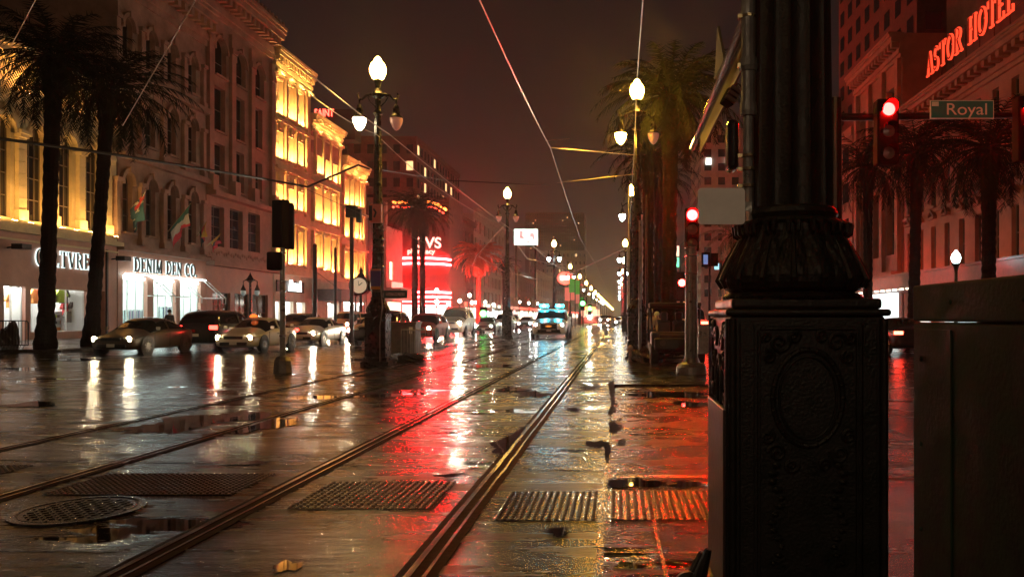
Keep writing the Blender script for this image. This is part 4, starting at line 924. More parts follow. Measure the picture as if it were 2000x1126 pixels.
# attachments on the left lamppost
def at(o, w): return Vector(w) - o.location
mb = MB(); mb.box(-.12, .2, -.34, -.16, 4.3, 4.85); b = mb.build('walk_signal_box', mat('red_lit_box_paint', (.25, .07, .03), .4, emit=(1, .15, .08), es=.05), LA)  # red light on the box put into its colour and a faint glow
mb = MB(); mb.tube([(-.02, -.345, 4.7), (.05, -.345, 4.6), (.0, -.345, 4.45)], .03, 6); mb.box(-.16, -.06, -.36, -.16, 4.35, 4.8); mb.build('walk_signal_visor', M_BLACK, LA)
mb = MB(); mb.box(-.15, .15, -.215, -.19, 2.4, 2.86, 0); mb.box(-.15, .15, -.22, -.19, 2.865, 2.92, 1); mb.box(-.15, .15, -.22, -.19, 2.3, 2.395, 2)
mb.build('notice', [mat('notice_blue', (.12, .08, .35), .4), mat('notice_pink', (.7, .3, .25), .4), mat('notice_orange', (.8, .25, .03), .4)], LA)
for z in (2.22, 2.98, 3.4, 3.6, 3.8, 4.1): mb = MB(); mb.lathe([(.19, z), (.195, z + .03), (.19, z + .04)], 20); mb.build('strap', mat('steel_strap', (.5, .48, .45), .25, .9), LA)
mb = MB(); mb.tube([(.17, -.35, 0.02), (.16, -.33, 1.2), (.24, -.33, 1.75), (.18, -.22, 2.05), (.12, -.19, 2.6)], .018, 6); mb.build('cable', mat('grey_cable', (.25, .22, .2), .4), LA)
mb = MB(); mb.box(.2, .9, -.06, -.02, 2.05, 2.28); mb.build('street_name_blade', mat('blade_dark', (.05, .12, .1), .4), LA)
mb = MB(); mb.box(.26, .84, -.068, -.0605, 2.12, 2.21); mb.build('blade_stripe', mat('worn_blade_white', (.4, .38, .35), .5, var=.8, vs=14), LA)
# twin lantern posts on the far pavement
def lantern_post(x, y, H, label, m, sp=.5):
    t = thing('lantern_post', label, 'lantern post', (x, y, .13)); mb = MB(); mb.lathe([(.22, 0), (.2, .3), (.13, .5), (.1, .9), (.07, H)], 12); mb.lathe([(.09, H), (.3, H + .05), (.05, H + .45), (.01, H + .6)], 10); mb.build('post', M_POST, t)
    for s_ in (-1, 1):
        mb = MB(); mb.tube([(0, 0, H - .1), (s_ * sp * .6, 0, H + .12), (s_ * sp, 0, H), (s_ * sp, 0, H - .25)], .03, 6); mb.lathe([(.05, 0), (.07, -.1), (.16, -.3), (.17, -.36), (.1, -.37)], 10, (s_ * sp, 0, H - .22)); mb.build('arm', M_POST, t)
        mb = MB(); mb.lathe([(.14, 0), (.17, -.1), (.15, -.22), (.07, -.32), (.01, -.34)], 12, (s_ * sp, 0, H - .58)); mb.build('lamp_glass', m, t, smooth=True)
M_PALE = mat('pale_glow_glass', (.55, .7, .72), .25, emit=(.6, .9, 1), es=.06)  # lantern glass without a lit lamp, carrying a faint cool glow
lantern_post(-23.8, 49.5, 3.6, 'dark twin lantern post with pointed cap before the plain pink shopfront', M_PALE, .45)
lantern_post(-24.4, 71, 3.2, 'twin lantern post with two white lit lamps beside the street clock', glow('lantern_white', (.9, 1, .85), 22), .5)
for i, (x, y, D) in enumerate([(853, 590, 75), (898, 588, 90), (922, 591, 100), (930, 591, 101), (964, 595, 110), (990, 582, 82), (1033, 592, 130), (1050, 593, 150), (876, 593, 85), (948, 590, 120), (1015, 590, 140), (853, 567, 92), (917, 577, 95)]):
    t = thing('pavement_lamp', 'small white lit pavement lamp in front of the left shops, %s from the pharmacy' % ['first', 'second', 'third', 'fourth', 'fifth', 'sixth', 'seventh', 'eighth', 'ninth', 'tenth', 'eleventh', 'twelfth', 'thirteenth'][i], 'pavement lamp', px(x, y, D) * 1.0, group='small lamps in front of the left shops')
    z = t.location.z; mb = MB(); mb.tube([(0, 0, -z), (0, 0, -.2)], .06, 6); mb.build('post', M_POST, t); mb = MB(); mb.lathe([(.05, -.2), (.24, 0), (.16, .2), (.02, .28)], 10); mb.build('globe', glow('pavement_globe', (1, .95, .8), 16), t, smooth=True)
# right pavement globe lamp
t = thing('pavement_lamp', 'single white globe lamp in front of the hotel, above the green cabinet', 'pavement lamp', (15.2, 34.7, .13)); mb = MB(); mb.lathe([(.2, 0), (.1, .4), (.07, 3.4), (.12, 3.6), (.2, 3.75)], 12); mb.build('post', M_POST, t); acorn((0, 0, 3.75), glow('white_globe', (.7, .95, 1), 14), t, .85)
# street clock
t = thing('street_clock', 'four faced black street clock on a pole by the gold buildings', 'clock', (px(705, 560, 66).x, 66, .13)); z0 = px(0, 560, 66).z - .13 + .1
mb = MB(); mb.lathe([(.35, 0), (.3, .5), (.16, .8), (.12, z0 - .8), (.2, z0 - .75)], 12); mb.box(-.85, .85, -.4, .4, z0 - .1, z0 + .1); mb.lathe([(.5, z0 + .6), (.3, z0 + .9), (.12, z0 + 1.1), (.15, z0 + 1.3), (.03, z0 + 1.7), (.01, z0 + 2.1)], 10); mb.lathe([(.75, -.5), (.8, -.4), (.8, .4), (.75, .5)], 24, (0, 0, z0), axis='y'); mb.lathe([(.46, -.9), (.46, .9)], 20, (0, 0, z0), axis='x'); mb.build('case', M_IRON, t)
mb = MB(); mb.lathe([(.66, -.51), (.64, -.54)], 24, (0, 0, z0), axis='y'); mb.lathe([(.38, .91), (.36, .93)], 20, (0, 0, z0), axis='x'); f = mb.build('clock_face', glow('clock_face_light', (1, .7, .42), .38), t)
mb = MB(); mb.tube([(0, -.56, z0), (.3, -.56, z0 + .25)], .03, 4); mb.tube([(0, -.56, z0), (-.05, -.56, z0 + .42)], .02, 4); mb.build('hands', M_BLACK, t)
# dark poles by the gold row, with a signal head on the tallest
for i, (x, yt, D, r) in enumerate([(615, 478, 50, .16), (655, 485, 54, .11), (687, 405, 46, .13)]):
    p = px(x, 617, D); H = px(0, yt, D).z; t = thing('steel_pole', ['thick plain dark pole before the gold building with the canopy', 'thin plain dark pole, middle of three before the gold row', 'tall dark pole with a small signal head on top'][i], 'pole', (p.x, D, .0))
    mb = MB(); mb.lathe([(r * 1.6, 0), (r * 1.5, .3), (r, .5), (r * .85, H), (.01, H + .1)], 12); mb.build('pole', M_IRON, t)
    if i == 2: mb = MB(); mb.box(-.3, .3, -.2, .2, H - .6, H + .1); mb.box(.3, .55, -.12, .12, H - .9, H - .1); mb.build('signal_head', M_BLACK, t)

# ------------------------------------------------------------ traffic signals
M_SIG = mat('signal_housing', (.004, .0035, .003), .8, spec=.08, var=.4)
M_REDL = glow('red_signal_lens', (1, .0005, .0005), 1500)
M_GALV = mat('galvanised_pole', (.26, .25, .23), .35, .6, var=.35, vs=4, bump=.3, bs=20, rv=.1)
M_LENS = mat('unlit_lens', (.10, .09, .09), .2)
def head3(parent, c, r=.13, lit=0, rz=0, n=3, mlit=None, w=.36, back=False):
    M = Matrix.Translation(c) @ Matrix.Rotation(rz, 4, 'Z'); h = w * n
    mb = MB(); mb.box(-w / 2, w / 2, -.08, .16, -h / 2, h / 2, 0, M); o = mb.build('signal_housing', M_SIG, parent); bevel(o, .03)
    for i in range(n):
        z = h / 2 - w * (i + .5)
        mb = MB(); mb.lathe([(r, -.085), (r * .9, -.1), (.01, -.12)], 18, (0, 0, z), axis='y'); mb.v = [tuple(M @ Vector(v)) for v in mb.v]
        mb.build('lens', (mlit or M_REDL) if i == lit else M_LENS, parent, smooth=False)
        mb = MB(); vs = []; m_ = 12
        for q in range(m_ + 1):
            a = R(-20 + 220 * q / m_)
            for (rr_, yy_) in ((r * 1.13, -.08), (r * 1.13, -.08 - .2 * max(.15, math.sin(a) * .5 + .5)), (r * 1.2, -.08 - .2 * max(.15, math.sin(a) * .5 + .5)), (r * 1.2, -.08)): vs.append(M @ Vector((rr_ * math.cos(a), yy_, z + rr_ * math.sin(a))))
        mb.add(vs, [(4 * q + k, 4 * q + (k + 1) % 4, 4 * q + 4 + (k + 1) % 4, 4 * q + 4 + k) for q in range(m_) for k in range(4)]); mb.build('visor', M_SIG, parent)
# left signal pole, heads seen from the side/back
p = G(552, 727); t = thing('traffic_signal', 'traffic signal on a slim pole with a flared foot and dark heads turned away', 'traffic light', p)
mb = MB(); mb.lathe([(.25, 0), (.25, .04), (.22, .32), (.16, .42), (.09, .45)], 8); bevel(mb.build('foot', mat('foot_concrete', (.16, .14, .12), .3, var=.4, vs=6, bump=.5, bs=20), t), .01)
mb = MB(); mb.tube([(0, 0, .4), (0, 0, 4.6)], [.075, .06], 12); mb.build('pole', M_GALV, t)
for z in (.95, 2.15, 2.4, 3.15): mb = MB(); mb.lathe([(.085, z), (.085, z + .05)], 12); mb.build('band', MATS['steel_strap'], t)
head3(t, Vector((-.02, .0, 3.95)), .15, 9, R(150), 3, w=.42); head3(t, Vector((.08, .12, 3.9)), .15, 9, R(-70), 3, w=.4)
mb = MB(); mb.box(-.36, .02, -.18, .14, 2.72, 3.2); bevel(mb.build('walk_signal_box', M_SIG, t), .04)
# right signal pole with the lit red lens
p = G(1350, 733); t = thing('traffic_signal', 'fat fluted signal post with glowing red light facing the camera, beside the utility cart', 'traffic light', p); RS = t
mb = MB(); mb.lathe([(.38, 0), (.39, .05), (.38, .22), (.33, .30), (.22, .34), (.19, .42), (.17, .46)], 24); mb.build('foot', M_GALV, t, smooth=False)
mb = MB(); mb.lathe([(.165, .44), (.15, 3.25)], 40, mod=lambda th, z: 1 - .06 * math.sin(th * 6) ** 2); mb.build('pole', M_GALV, t)
for z in (3.2, 3.0, 2.55): mb = MB(); mb.lathe([(.168, z), (.17, z + .03)], 20); mb.build('band', MATS['steel_strap'], t)
head3(t, Vector((.02, 0, 3.68)), .135, 0, 0, 3, w=.36)
mb = MB(); mb.box(.17, .42, -.12, .1, .55, 1.0); mb.box(.18, .45, -.1, .1, 1.0, 1.3); bevel(mb.build('button_box', M_GALV, t), .015)
# mast arm over the right carriageway with two red signals and the street name
t = thing('mast_arm_signal', 'mast arm with two glowing red signals at the top right, over the right carriageway', 'traffic light', (3.45, 12.3, 0))
z = px(0, 226, 12.2).z
mb = MB(); mb.tube([(0, 0, 0), (0, 0, z + .3)], [.13, .1], 14); mb.lathe([(.25, 0), (.24, .2), (.14, .35)], 12); mb.build('pole', M_IRON, t)
mb = MB(); mb.tube([(0, 0, z), (4.2, 0, z + .05)], [.06, .045], 10); mb.build('arm', M_IRON, t)
for x, yy_ in ((1730, 215), (2003, 209)):
    c = px(x, yy_, 12.1); c = c - t.location; c.z -= .36; head3(t, c + Vector((0, -.05, 0)), .10, 0, 0, 3, w=.34, mlit=glow('red_signal_lens_near', (1, .0006, .0005), 1000))
t = thing('street_name_sign', 'green street name sign reading Royal between the two red signals', 'sign', px(1879, 214, 12.05))
mb = MB(); mb.box(-.5, .5, 0, .02, -.145, .145); mb.build('border', M_WHITEP, t); mb = MB(); mb.box(-.485, .485, -.006, .0, -.13, .13); mb.build('panel', mat('sign_green', (.010, .20, .21), .35), t)
text('lettering', 'Royal', .26, Matrix.Translation(t.location + Vector((.07, -.012, -.005))) @ Matrix.Rotation(R(90), 4, 'X'), mat('sign_lettering', (.8, .8, .78), .4), t, .002, 0, 1.15)
mb = MB(); mb.box(-.475, -.37, -.011, -.007, .05, .12); mb.build('crest', M_WHITEP, t)
# far signals and banners
def far_sig(x, y, D, m, lab, n=1, r=.35):
    c = px(x, y, D); t = thing('traffic_signal', lab, 'traffic light', (c.x, D, 0)); mb = MB(); mb.tube([(0, .2, 0), (0, .2, c.z + .5)], .08, 6); mb.box(-.3, .3, 0, .3, c.z - 1.0, c.z + .6); mb.build('post', M_SIG, t)
    mb = MB(); mb.lathe([(r, -.02), (.01, -.06)], 12, (0, 0, c.z), axis='y'); mb.build('lens', m, t)
M_GREENL = glow('green_lens', (.1, 1, .15), 10); M_RL2 = glow('red_lens_far', (1, .04, .03), 30)
far_sig(1332, 552, 42, M_RL2, 'small far red signal beside the blue name sign, right of centre', r=.2); far_sig(1285, 583, 60, M_RL2, 'small far red signal left of the utility cart roof', r=.26)
far_sig(1152, 602, 118, M_GREENL, 'tiny far green signal beside the tram'); far_sig(1138, 592, 110, M_GREENL, 'tiny far green signal left of the tram'); far_sig(944, 612, 70, M_GREENL, 'green lit signal between the white van and the small cars', r=.3)
for i, (x, y, c) in enumerate([(1117, 557, 0), (1127, 561, 0), (1108, 574, 1), (1118, 573, 1), (1127, 580, 1), (1216, 570, 1), (1135, 592, 0)]):
    D = 98 + i * 3; p = px(x, y, D); t = thing('banner', ['tall green banner, leftmost of three above the tram', 'green banner in the middle of the tram banners', 'pink banner, leftmost of the low ones above the tram', 'pink banner hanging under the leftmost green one', 'pink banner hanging directly above the tram roof', 'pink banner on the far right lampposts', 'low green banner just above and left of the tram'][i], 'banner', (p.x, D, 0))
    mb = MB(); mb.box(-.35, .35, 0, .04, p.z - .9, p.z + .9); mb.build('cloth', [mat('banner_green', (.05, .3, .06), .6, emit=(.1, 1, .1), es=.12), mat('banner_pink', (.6, .22, .16), .6, emit=(1, .35, .25), es=.22)][c], t)  # faint glow put into the cloth, which has no lamp inside
    mb = MB(); mb.tube([(.4, .02, 0), (.4, .02, p.z + 1)], .05, 6); mb.build('pole', M_IRON, t)
t = thing('round_sign', 'small red lit shop sign hanging far left of the tram lamps', 'sign', px(1104, 543, 125)); mb = MB(); mb.lathe([(1.3, -.1), (1.2, .1)], 16, axis='y', sx=1, sy=.8); mb.build('panel', glow('far_red_sign', (1, .06, .04), 5), t); mb = MB(); mb.box(-.8, .8, -.2, -.12, -.3, .4); mb.build('lettering', glow('far_white', (1, .8, .7), 4), t); mb = MB(); mb.tube([(0, .1, 0), (0, .1, 2), (-3, .1, 2)], .06, 5); mb.build('bracket', M_IRON, t)
# small lit signs on the far right seen over the cart
for i, (x, y, w, h, col, s_, lab) in enumerate([(1323, 490, 7, 20, (1, .6, .4), 1.6, 'narrow vertical orange sign'), (1323, 512, 7, 18, (.2, 1, .5), 1.3, 'narrow vertical green sign under the orange one'), (1285, 553, 8, 14, (1, .7, .4), 1.8, 'small orange lit sign left of the cart'), (1322, 552, 16, 5, (.2, .45, 1), 1.3, 'tiny blue lit street name blade'), (1400, 520, 9, 12, (.4, .8, 1), 1.0, 'pale blue lit sign by the small palm')]):
    D = 70; p = px(x, y, D); t = thing('lit_sign', lab, 'sign', p); k = D / F; mb = MB(); mb.box(-w * k / 2, w * k / 2, 0, .15, -h * k / 2, h * k / 2); mb.build('panel', glow('lit_sign_%d' % i, col, s_), t); mb = MB(); mb.tube([(w * k / 2 + .1, .1, -p.z), (w * k / 2 + .1, .1, h * k / 2)], .05, 6); mb.build('post', M_IRON, t)
p = px(1383, 507, 24); t = thing('walk_signal', 'small boxed walk signal with blue lit figure behind the white sign back', 'walk signal', p)
mb = MB(); mb.box(-.2, .05, -.1, .1, -.22, .22); mb.box(.08, .3, -.1, .1, -.2, .2); mb.build('box', M_SIG, t); mb = MB(); mb.box(-.16, -.02, -.115, -.105, -.15, .15); mb.build('figure_panel', glow('walk_blue', (.3, .45, .9), .35), t); mb = MB(); mb.tube([(.06, .15, -p.z), (.06, .15, .2)], .04, 8); mb.build('post', M_IRON, t)

# ------------------------------------------------------------ wires
M_WIRE = mat('copper_wire', (.5, .42, .38), .3, .9); M_WIRED = mat('black_cable', (.015, .012, .012), .4)
def wire(pts, r, lab, m=None, sag=0.0, cat='wire'):
    P_ = [Vector(p) for p in pts]; out = []
    for i in range(len(P_) - 1):
        for k in range(8): t = k / 8; v = P_[i].lerp(P_[i + 1], t); v.z -= sag * 4 * t * (1 - t); out.append(v)
    out.append(P_[-1]); mb = MB(); mb.tube(out, r, 5); o = mb.build('overhead_wire', m or M_WIRE); return tag(o, lab, cat)
zc = 5.9
wire([(-1.92, 3, zc + .1), (-1.95, 11, zc), (-1.8, 20, zc - .02), (-2.05, 40, zc - .35), (-1.9, 62, zc - .2), (-2.0, 90, zc - .3), (-1.9, 140, zc - .2), (-2, 300, zc - .2)], .011, 'long trolley wire running over the nearer track to the vanishing point', sag=.05)
wire([px(600, 140, 15), px(760, 262, 22), px(985, 438, 40), px(1100, 520, 80), px(1180, 585, 200)], .014, 'trolley wire over the farther track passing the left lamppost', sag=.05)
wire([px(600, 180, 17), px(735, 262, 23), px(860, 370, 30), px(975, 436, 40)], .012, 'second thin wire just under the farther trolley wire', sag=.1)
wire([px(1258, -30, 7), px(1243, 170, 12), px(1240, 270, 20), px(1232, 400, 35), px(1224, 520, 60)], .009, 'steep wire passing in front of the yellow lit right lamppost', sag=.0)
wire([px(1248, 380, 30), px(1238, 520, 36), px(1240, 560, 30), px(1244, 690, 27)], .02, 'slack cable hanging by the dark palm trunks right of the tracks', M_WIRED)
wire([px(-20, 268, 22), px(225, 302, 26), px(520, 350, 34), px(600, 365, 36), px(700, 322, 38), px(722, 330, 38)], .05, 'thick black span cable sagging across the left facades', M_WIRED)
wire([px(735, 330, 23.4), px(870, 352, 34), px(1075, 362, 40)], .022, 'dark span cable from the left lamppost to the trolley wire', M_WIRED)
wire([(-1.98, 24.5, 5.75), px(1240, 340, 26.3)], .010, 'short span wire between trolley wire and right lamppost, lower'); wire([(-1.8, 20, 5.88), px(1240, 303, 26.3)], .010, 'short span wire between trolley wire and right lamppost, upper')
wire([px(1065, 275, 26), px(1112, 271, 26)], .018, 'short bracket bar clamped to the trolley wire', cat='wire bracket')
wire([px(388, -10, 14), px(240, 245, 24)], .012, 'thin diagonal guy wire in front of the weathered arched building'); wire([px(75, -10, 14), px(22, 90, 20)], .010, 'thin guy wire at the top left corner before the palm crown')
wire([px(985, 440, 50), px(930, 500, 60), px(922, 520, 62)], .02, 'wire from the second lamppost down to the red lit palm'); wire([px(935, 500, 62), px(985, 530, 70), px(1048, 545, 78)], .025, 'bright slack wire beside the second lamppost')
wire([px(1012, 480, 52), px(1030, 505, 60), px(1090, 518, 78), px(1140, 545, 100)], .03, 'slack wire from the billboard to the third lamppost'); wire([px(1040, 480, 52), px(1075, 510, 70), px(1110, 535, 90)], .025, 'wire crossing under the billboard')
wire([px(1113, 535, 90), px(1222, 484, 50)], .022, 'long oblique span wire across the tracks in the distance'); wire([px(1180, 526, 70), px(1222, 520, 62)], .022, 'short span wire from the third right lamppost')
wire([px(1224, 484, 45), px(1200, 640, 45)], .001, 'thin pull wire', M_WIRED) if False else None
wire([px(560, 352, 30), px(1075, 585, 90)], .012, 'faint dark wire falling behind the left lamppost', M_WIRED)

# ------------------------------------------------------------ palms
M_TRUNK = mat('palm_bark', (.012, .008, .0065), .95, spec=.04, var=.5, vs=5, bump=1.0, bs=12, bd=.06, stretch=(1, 1, 3)); M_FROND = mat('palm_frond', (.010, .012, .006), .8, spec=.06, var=.4, vs=2)
def palm(x, y, H, label, r=.24, Rf=3.0, n=60, lean=(0, 0), seed=1, z0=.0, tm=None, fm=None, leaf=26, droop=1.0, group=None, lw=1.0):
    rnd = random.Random(seed); t = thing('palm_tree', label, 'palm tree', (x, y, z0), group=group)
    mb = MB(); prof = []; N_ = 46
    pts = []; rs = []
    for i in range(N_ + 1):
        f = i / N_; z = H * f; pts.append((lean[0] * f * f + lean[0] * .3 * math.sin(f * 3), lean[1] * f * f, z))
        rr = r * (1.45 - .55 * min(1, f * 7)) if f < .14 else r * (.92 + .05 * math.sin(f * 9)); 
        if f > .86: rr = r * (.95 + (f - .86) * 5.5)
        rs.append(rr * (1.07 if i % 2 else .96))
    mb.tube(pts, rs, 12)
    top = Vector(pts[-1])
    for k in range(70):     # boots of cut frond stems under the crown
        a = rnd.uniform(0, 6.28); z = H * rnd.uniform(.87, 1.0) ; rr = r * 1.25; b = Vector((top.x + rr * math.cos(a), top.y + rr * math.sin(a), z)); mb.tube([b - Vector((math.cos(a), math.sin(a), .5)) * .12, b + Vector((math.cos(a) * .12, math.sin(a) * .12, .2))], [.05, .025], 5)
    mb.build('trunk', tm or M_TRUNK, t)
    mb = MB()
    for k in range(n):
        a = 2.399963 * k + rnd.uniform(-.2, .2); f = (k + .5) / n; el = R(82 - 125 * f ** .9) + rnd.uniform(-.1, .1); L = Rf * rnd.uniform(.85, 1.12) * (.8 + .3 * math.sin(f * 3.1)); hd = Vector((math.cos(a), math.sin(a), 0)); sd = Vector((-math.sin(a), math.cos(a), 0)); tw = rnd.uniform(-.3, .3)
        P0 = top + Vector((0, 0, .1)) + hd * r * .6; sp = [P0]; M_ = 10; e_ = el
        for i in range(M_): 
            e_ -= droop * (.09 + .10 * (i / M_)) ; sp.append(sp[-1] + (hd * math.cos(e_) + Vector((0, 0, math.sin(e_)))) * L / M_)
        mb.tube(sp, [.035 * (1 - .85 * i / M_) for i in range(M_ + 1)], 3, cap=False)
        for j in range(leaf):
            g = .12 + .88 * (j + .5) / leaf; q = g * M_; i = min(M_ - 1, int(q)); p = sp[i].lerp(sp[i + 1], q - i); d = (sp[i + 1] - sp[i]).normalized(); up = sd.cross(d).normalized()
            ll = Rf * .21 * math.sin(.35 + g * 2.45) * rnd.uniform(.8, 1.15)
            for s_ in (-1, 1):
                dr = (sd * s_ * .8 + d * .75 + up * (rnd.uniform(-.1, .35) - (.2 if j % 3 == 0 else 0)) - Vector((0, 0, rnd.uniform(.1, .55)))).normalized(); e2 = p + dr * ll; wv = d * (.022 + Rf * .004) * lw
                mb.add([p - wv, p + wv, e2], [(0, 1, 2)])
    mb.build('crown', fm or M_FROND, t); return t
palm(-23.85, 31.9, 12.0, 'dark palm standing at the far left kerb before the clothes shop', .30, 3.5, 70, (.35, 0), 1, .12, leaf=30)
palm(-23.55, 34.2, 11.4, 'dark leaning palm beside the black sedan, second from the left', .28, 3.5, 70, (.75, 0), 2, .12, leaf=30)
palm(1.9, 30, 10.0, 'large feathery palm behind the yellow lit right lamppost', .32, 3.1, 80, (.1, 0), 3, leaf=34)
palm(1.35, 36, 9.0, 'shorter palm tucked behind the large feathery palm', .28, 2.4, 40, (.0, 0), 4, leaf=26)
palm(2.3, 45, 9.5, 'palm behind the signal post, its trunk rising between cart and post', .33, 2.4, 40, (.0, 0), 14, leaf=24)
palm(15.2, 47, 10.6, 'slim palm before the red lit bank building on the right', .3, 3.4, 60, (0, 0), 5, leaf=26)
palm(14.9, 39, 9.9, 'slim palm before the hotel, right of the other', .3, 3.5, 65, (.2, 0), 6, leaf=28)
palm(14.9, 31, 8.2, 'palm at the right edge whose crown hides the upper hotel windows', .3, 3.2, 65, (.0, 0), 16, leaf=28)
palm(9.5, 64, 8.2, 'small yellow lit palm behind the white sign back', .25, 2.9, 46, (0, 0), 7, leaf=22, fm=mat('yellow_lit_frond', (.14, .09, .03), .5))  # yellow lamp light on this crown is put into its frond colour
palm(-22.4, 84, 13.3, 'dark palm in front of the red pharmacy, left of a pair', .36, 3.7, 60, (0, 0), 8, leaf=24)
palm(-22.2, 86.5, 13.0, 'dark palm in front of the red pharmacy, right of a pair', .36, 3.5, 60, (0, 0), 9, leaf=24)
rp = palm(-17.8, 97, 9.2, 'palm lit entirely red from below, right of the pharmacy', .34, 3.3, 60, (0, 0), 10, leaf=22, lw=4.0, tm=mat('red_lit_bark', (.28, .09, .06), .7, var=.3), fm=mat('red_washed_frond', (.55, .16, .10), .6))  # red floodlighting is also put into the bark and frond colours
M_RUP = glow('red_floodlight', (1, .02, .02), 5000)
for i, (dx, dy) in enumerate(((-2.0, -4.2), (2.2, -4.0))):
    mb = MB(); mb.box(-.22, .22, -.22, .22, .1, .3); mb.add([(-.2, -.2, .305), (.2, -.2, .305), (.2, .2, .305), (-.2, .2, .305)], [(0, 1, 2, 3)], 1); o = mb.build('red_floodlight', [M_IRON, M_RUP]); o.location = (-17.8 + dx, 97 + dy, .1); tag(o, 'red floodlight at the foot of the red palm, %s one' % ['left', 'right'][i], 'floodlight')
palm(-15.6, 104, 8.4, 'thin dark palm just right of the red lit palm', .28, 2.2, 30, (0, 0), 12, leaf=18)
# ------------------------------------------------------------ cars
M_TYRE = mat('tyre_rubber', (.012, .012, .012), .6); M_RIM = mat('alloy_rim', (.55, .52, .48), .25, .9); M_CGLASS = mat('car_glass', (.012, .012, .010), .04, spec=.9)
M_HEAD = glow('headlight_light', (1, .80, .50), 480); M_HEADW = glow('headlight_white', (1, .88, .7), 900); M_HEADC = glow('headlight_cool', (.85, 1, .95), 600)
M_TAIL = glow('tail_light_red', (1, .03, .02), 12); M_TAILB = glow('brake_light_red', (1, .04, .02), 30); M_LENSH = mat('headlamp_lens', (.6, .6, .6), .1); M_DRED = mat('dark_tail_lens', (.3, .01, .01), .15)
M_CHR = mat('chrome', (.7, .7, .68), .12, 1.0); M_PLATE = mat('licence_plate', (.6, .55, .5), .5)
def paint(name, c, metal=.3): return mat(name, c, .28, metal, coat=.8, var=.06, vs=2)
SED = [(0, .74, .34, .46, .56, .52, .62, .64), (.02, .88, .24, .46, .64, .60, .70, .72), (.09, .96, .20, .5, .70, .64, .79, .82), (.26, 1, .20, .55, .82, .72, .93, .97), (.43, 1, .20, .57, .88, .62, 1.38, 1.42), (.55, 1, .20, .58, .90, .62, 1.42, 1.455), (.68, 1, .20, .58, .92, .62, 1.38, 1.42), (.87, .98, .22, .6, .96, .68, 1.05, 1.09), (.97, .92, .26, .6, .94, .66, 1.02, 1.04), (1, .82, .36, .6, .8, .6, .86, .88)]
SUV = [(0, .78, .36, .55, .75, .6, .86, .88), (.02, .92, .28, .55, .82, .68, .94, .96), (.08, .98, .26, .6, .90, .7, 1.0, 1.03), (.24, 1, .26, .65, .98, .76, 1.08, 1.12), (.38, 1, .26, .68, 1.04, .72, 1.68, 1.72), (.55, 1, .26, .7, 1.05, .73, 1.73, 1.78), (.80, 1, .26, .7, 1.06, .73, 1.70, 1.75), (.93, .99, .28, .7, 1.06, .72, 1.62, 1.66), (.985, .95, .32, .72, 1.04, .78, 1.12, 1.14), (1, .86, .42, .7, .9, .7, .98, 1.0)]
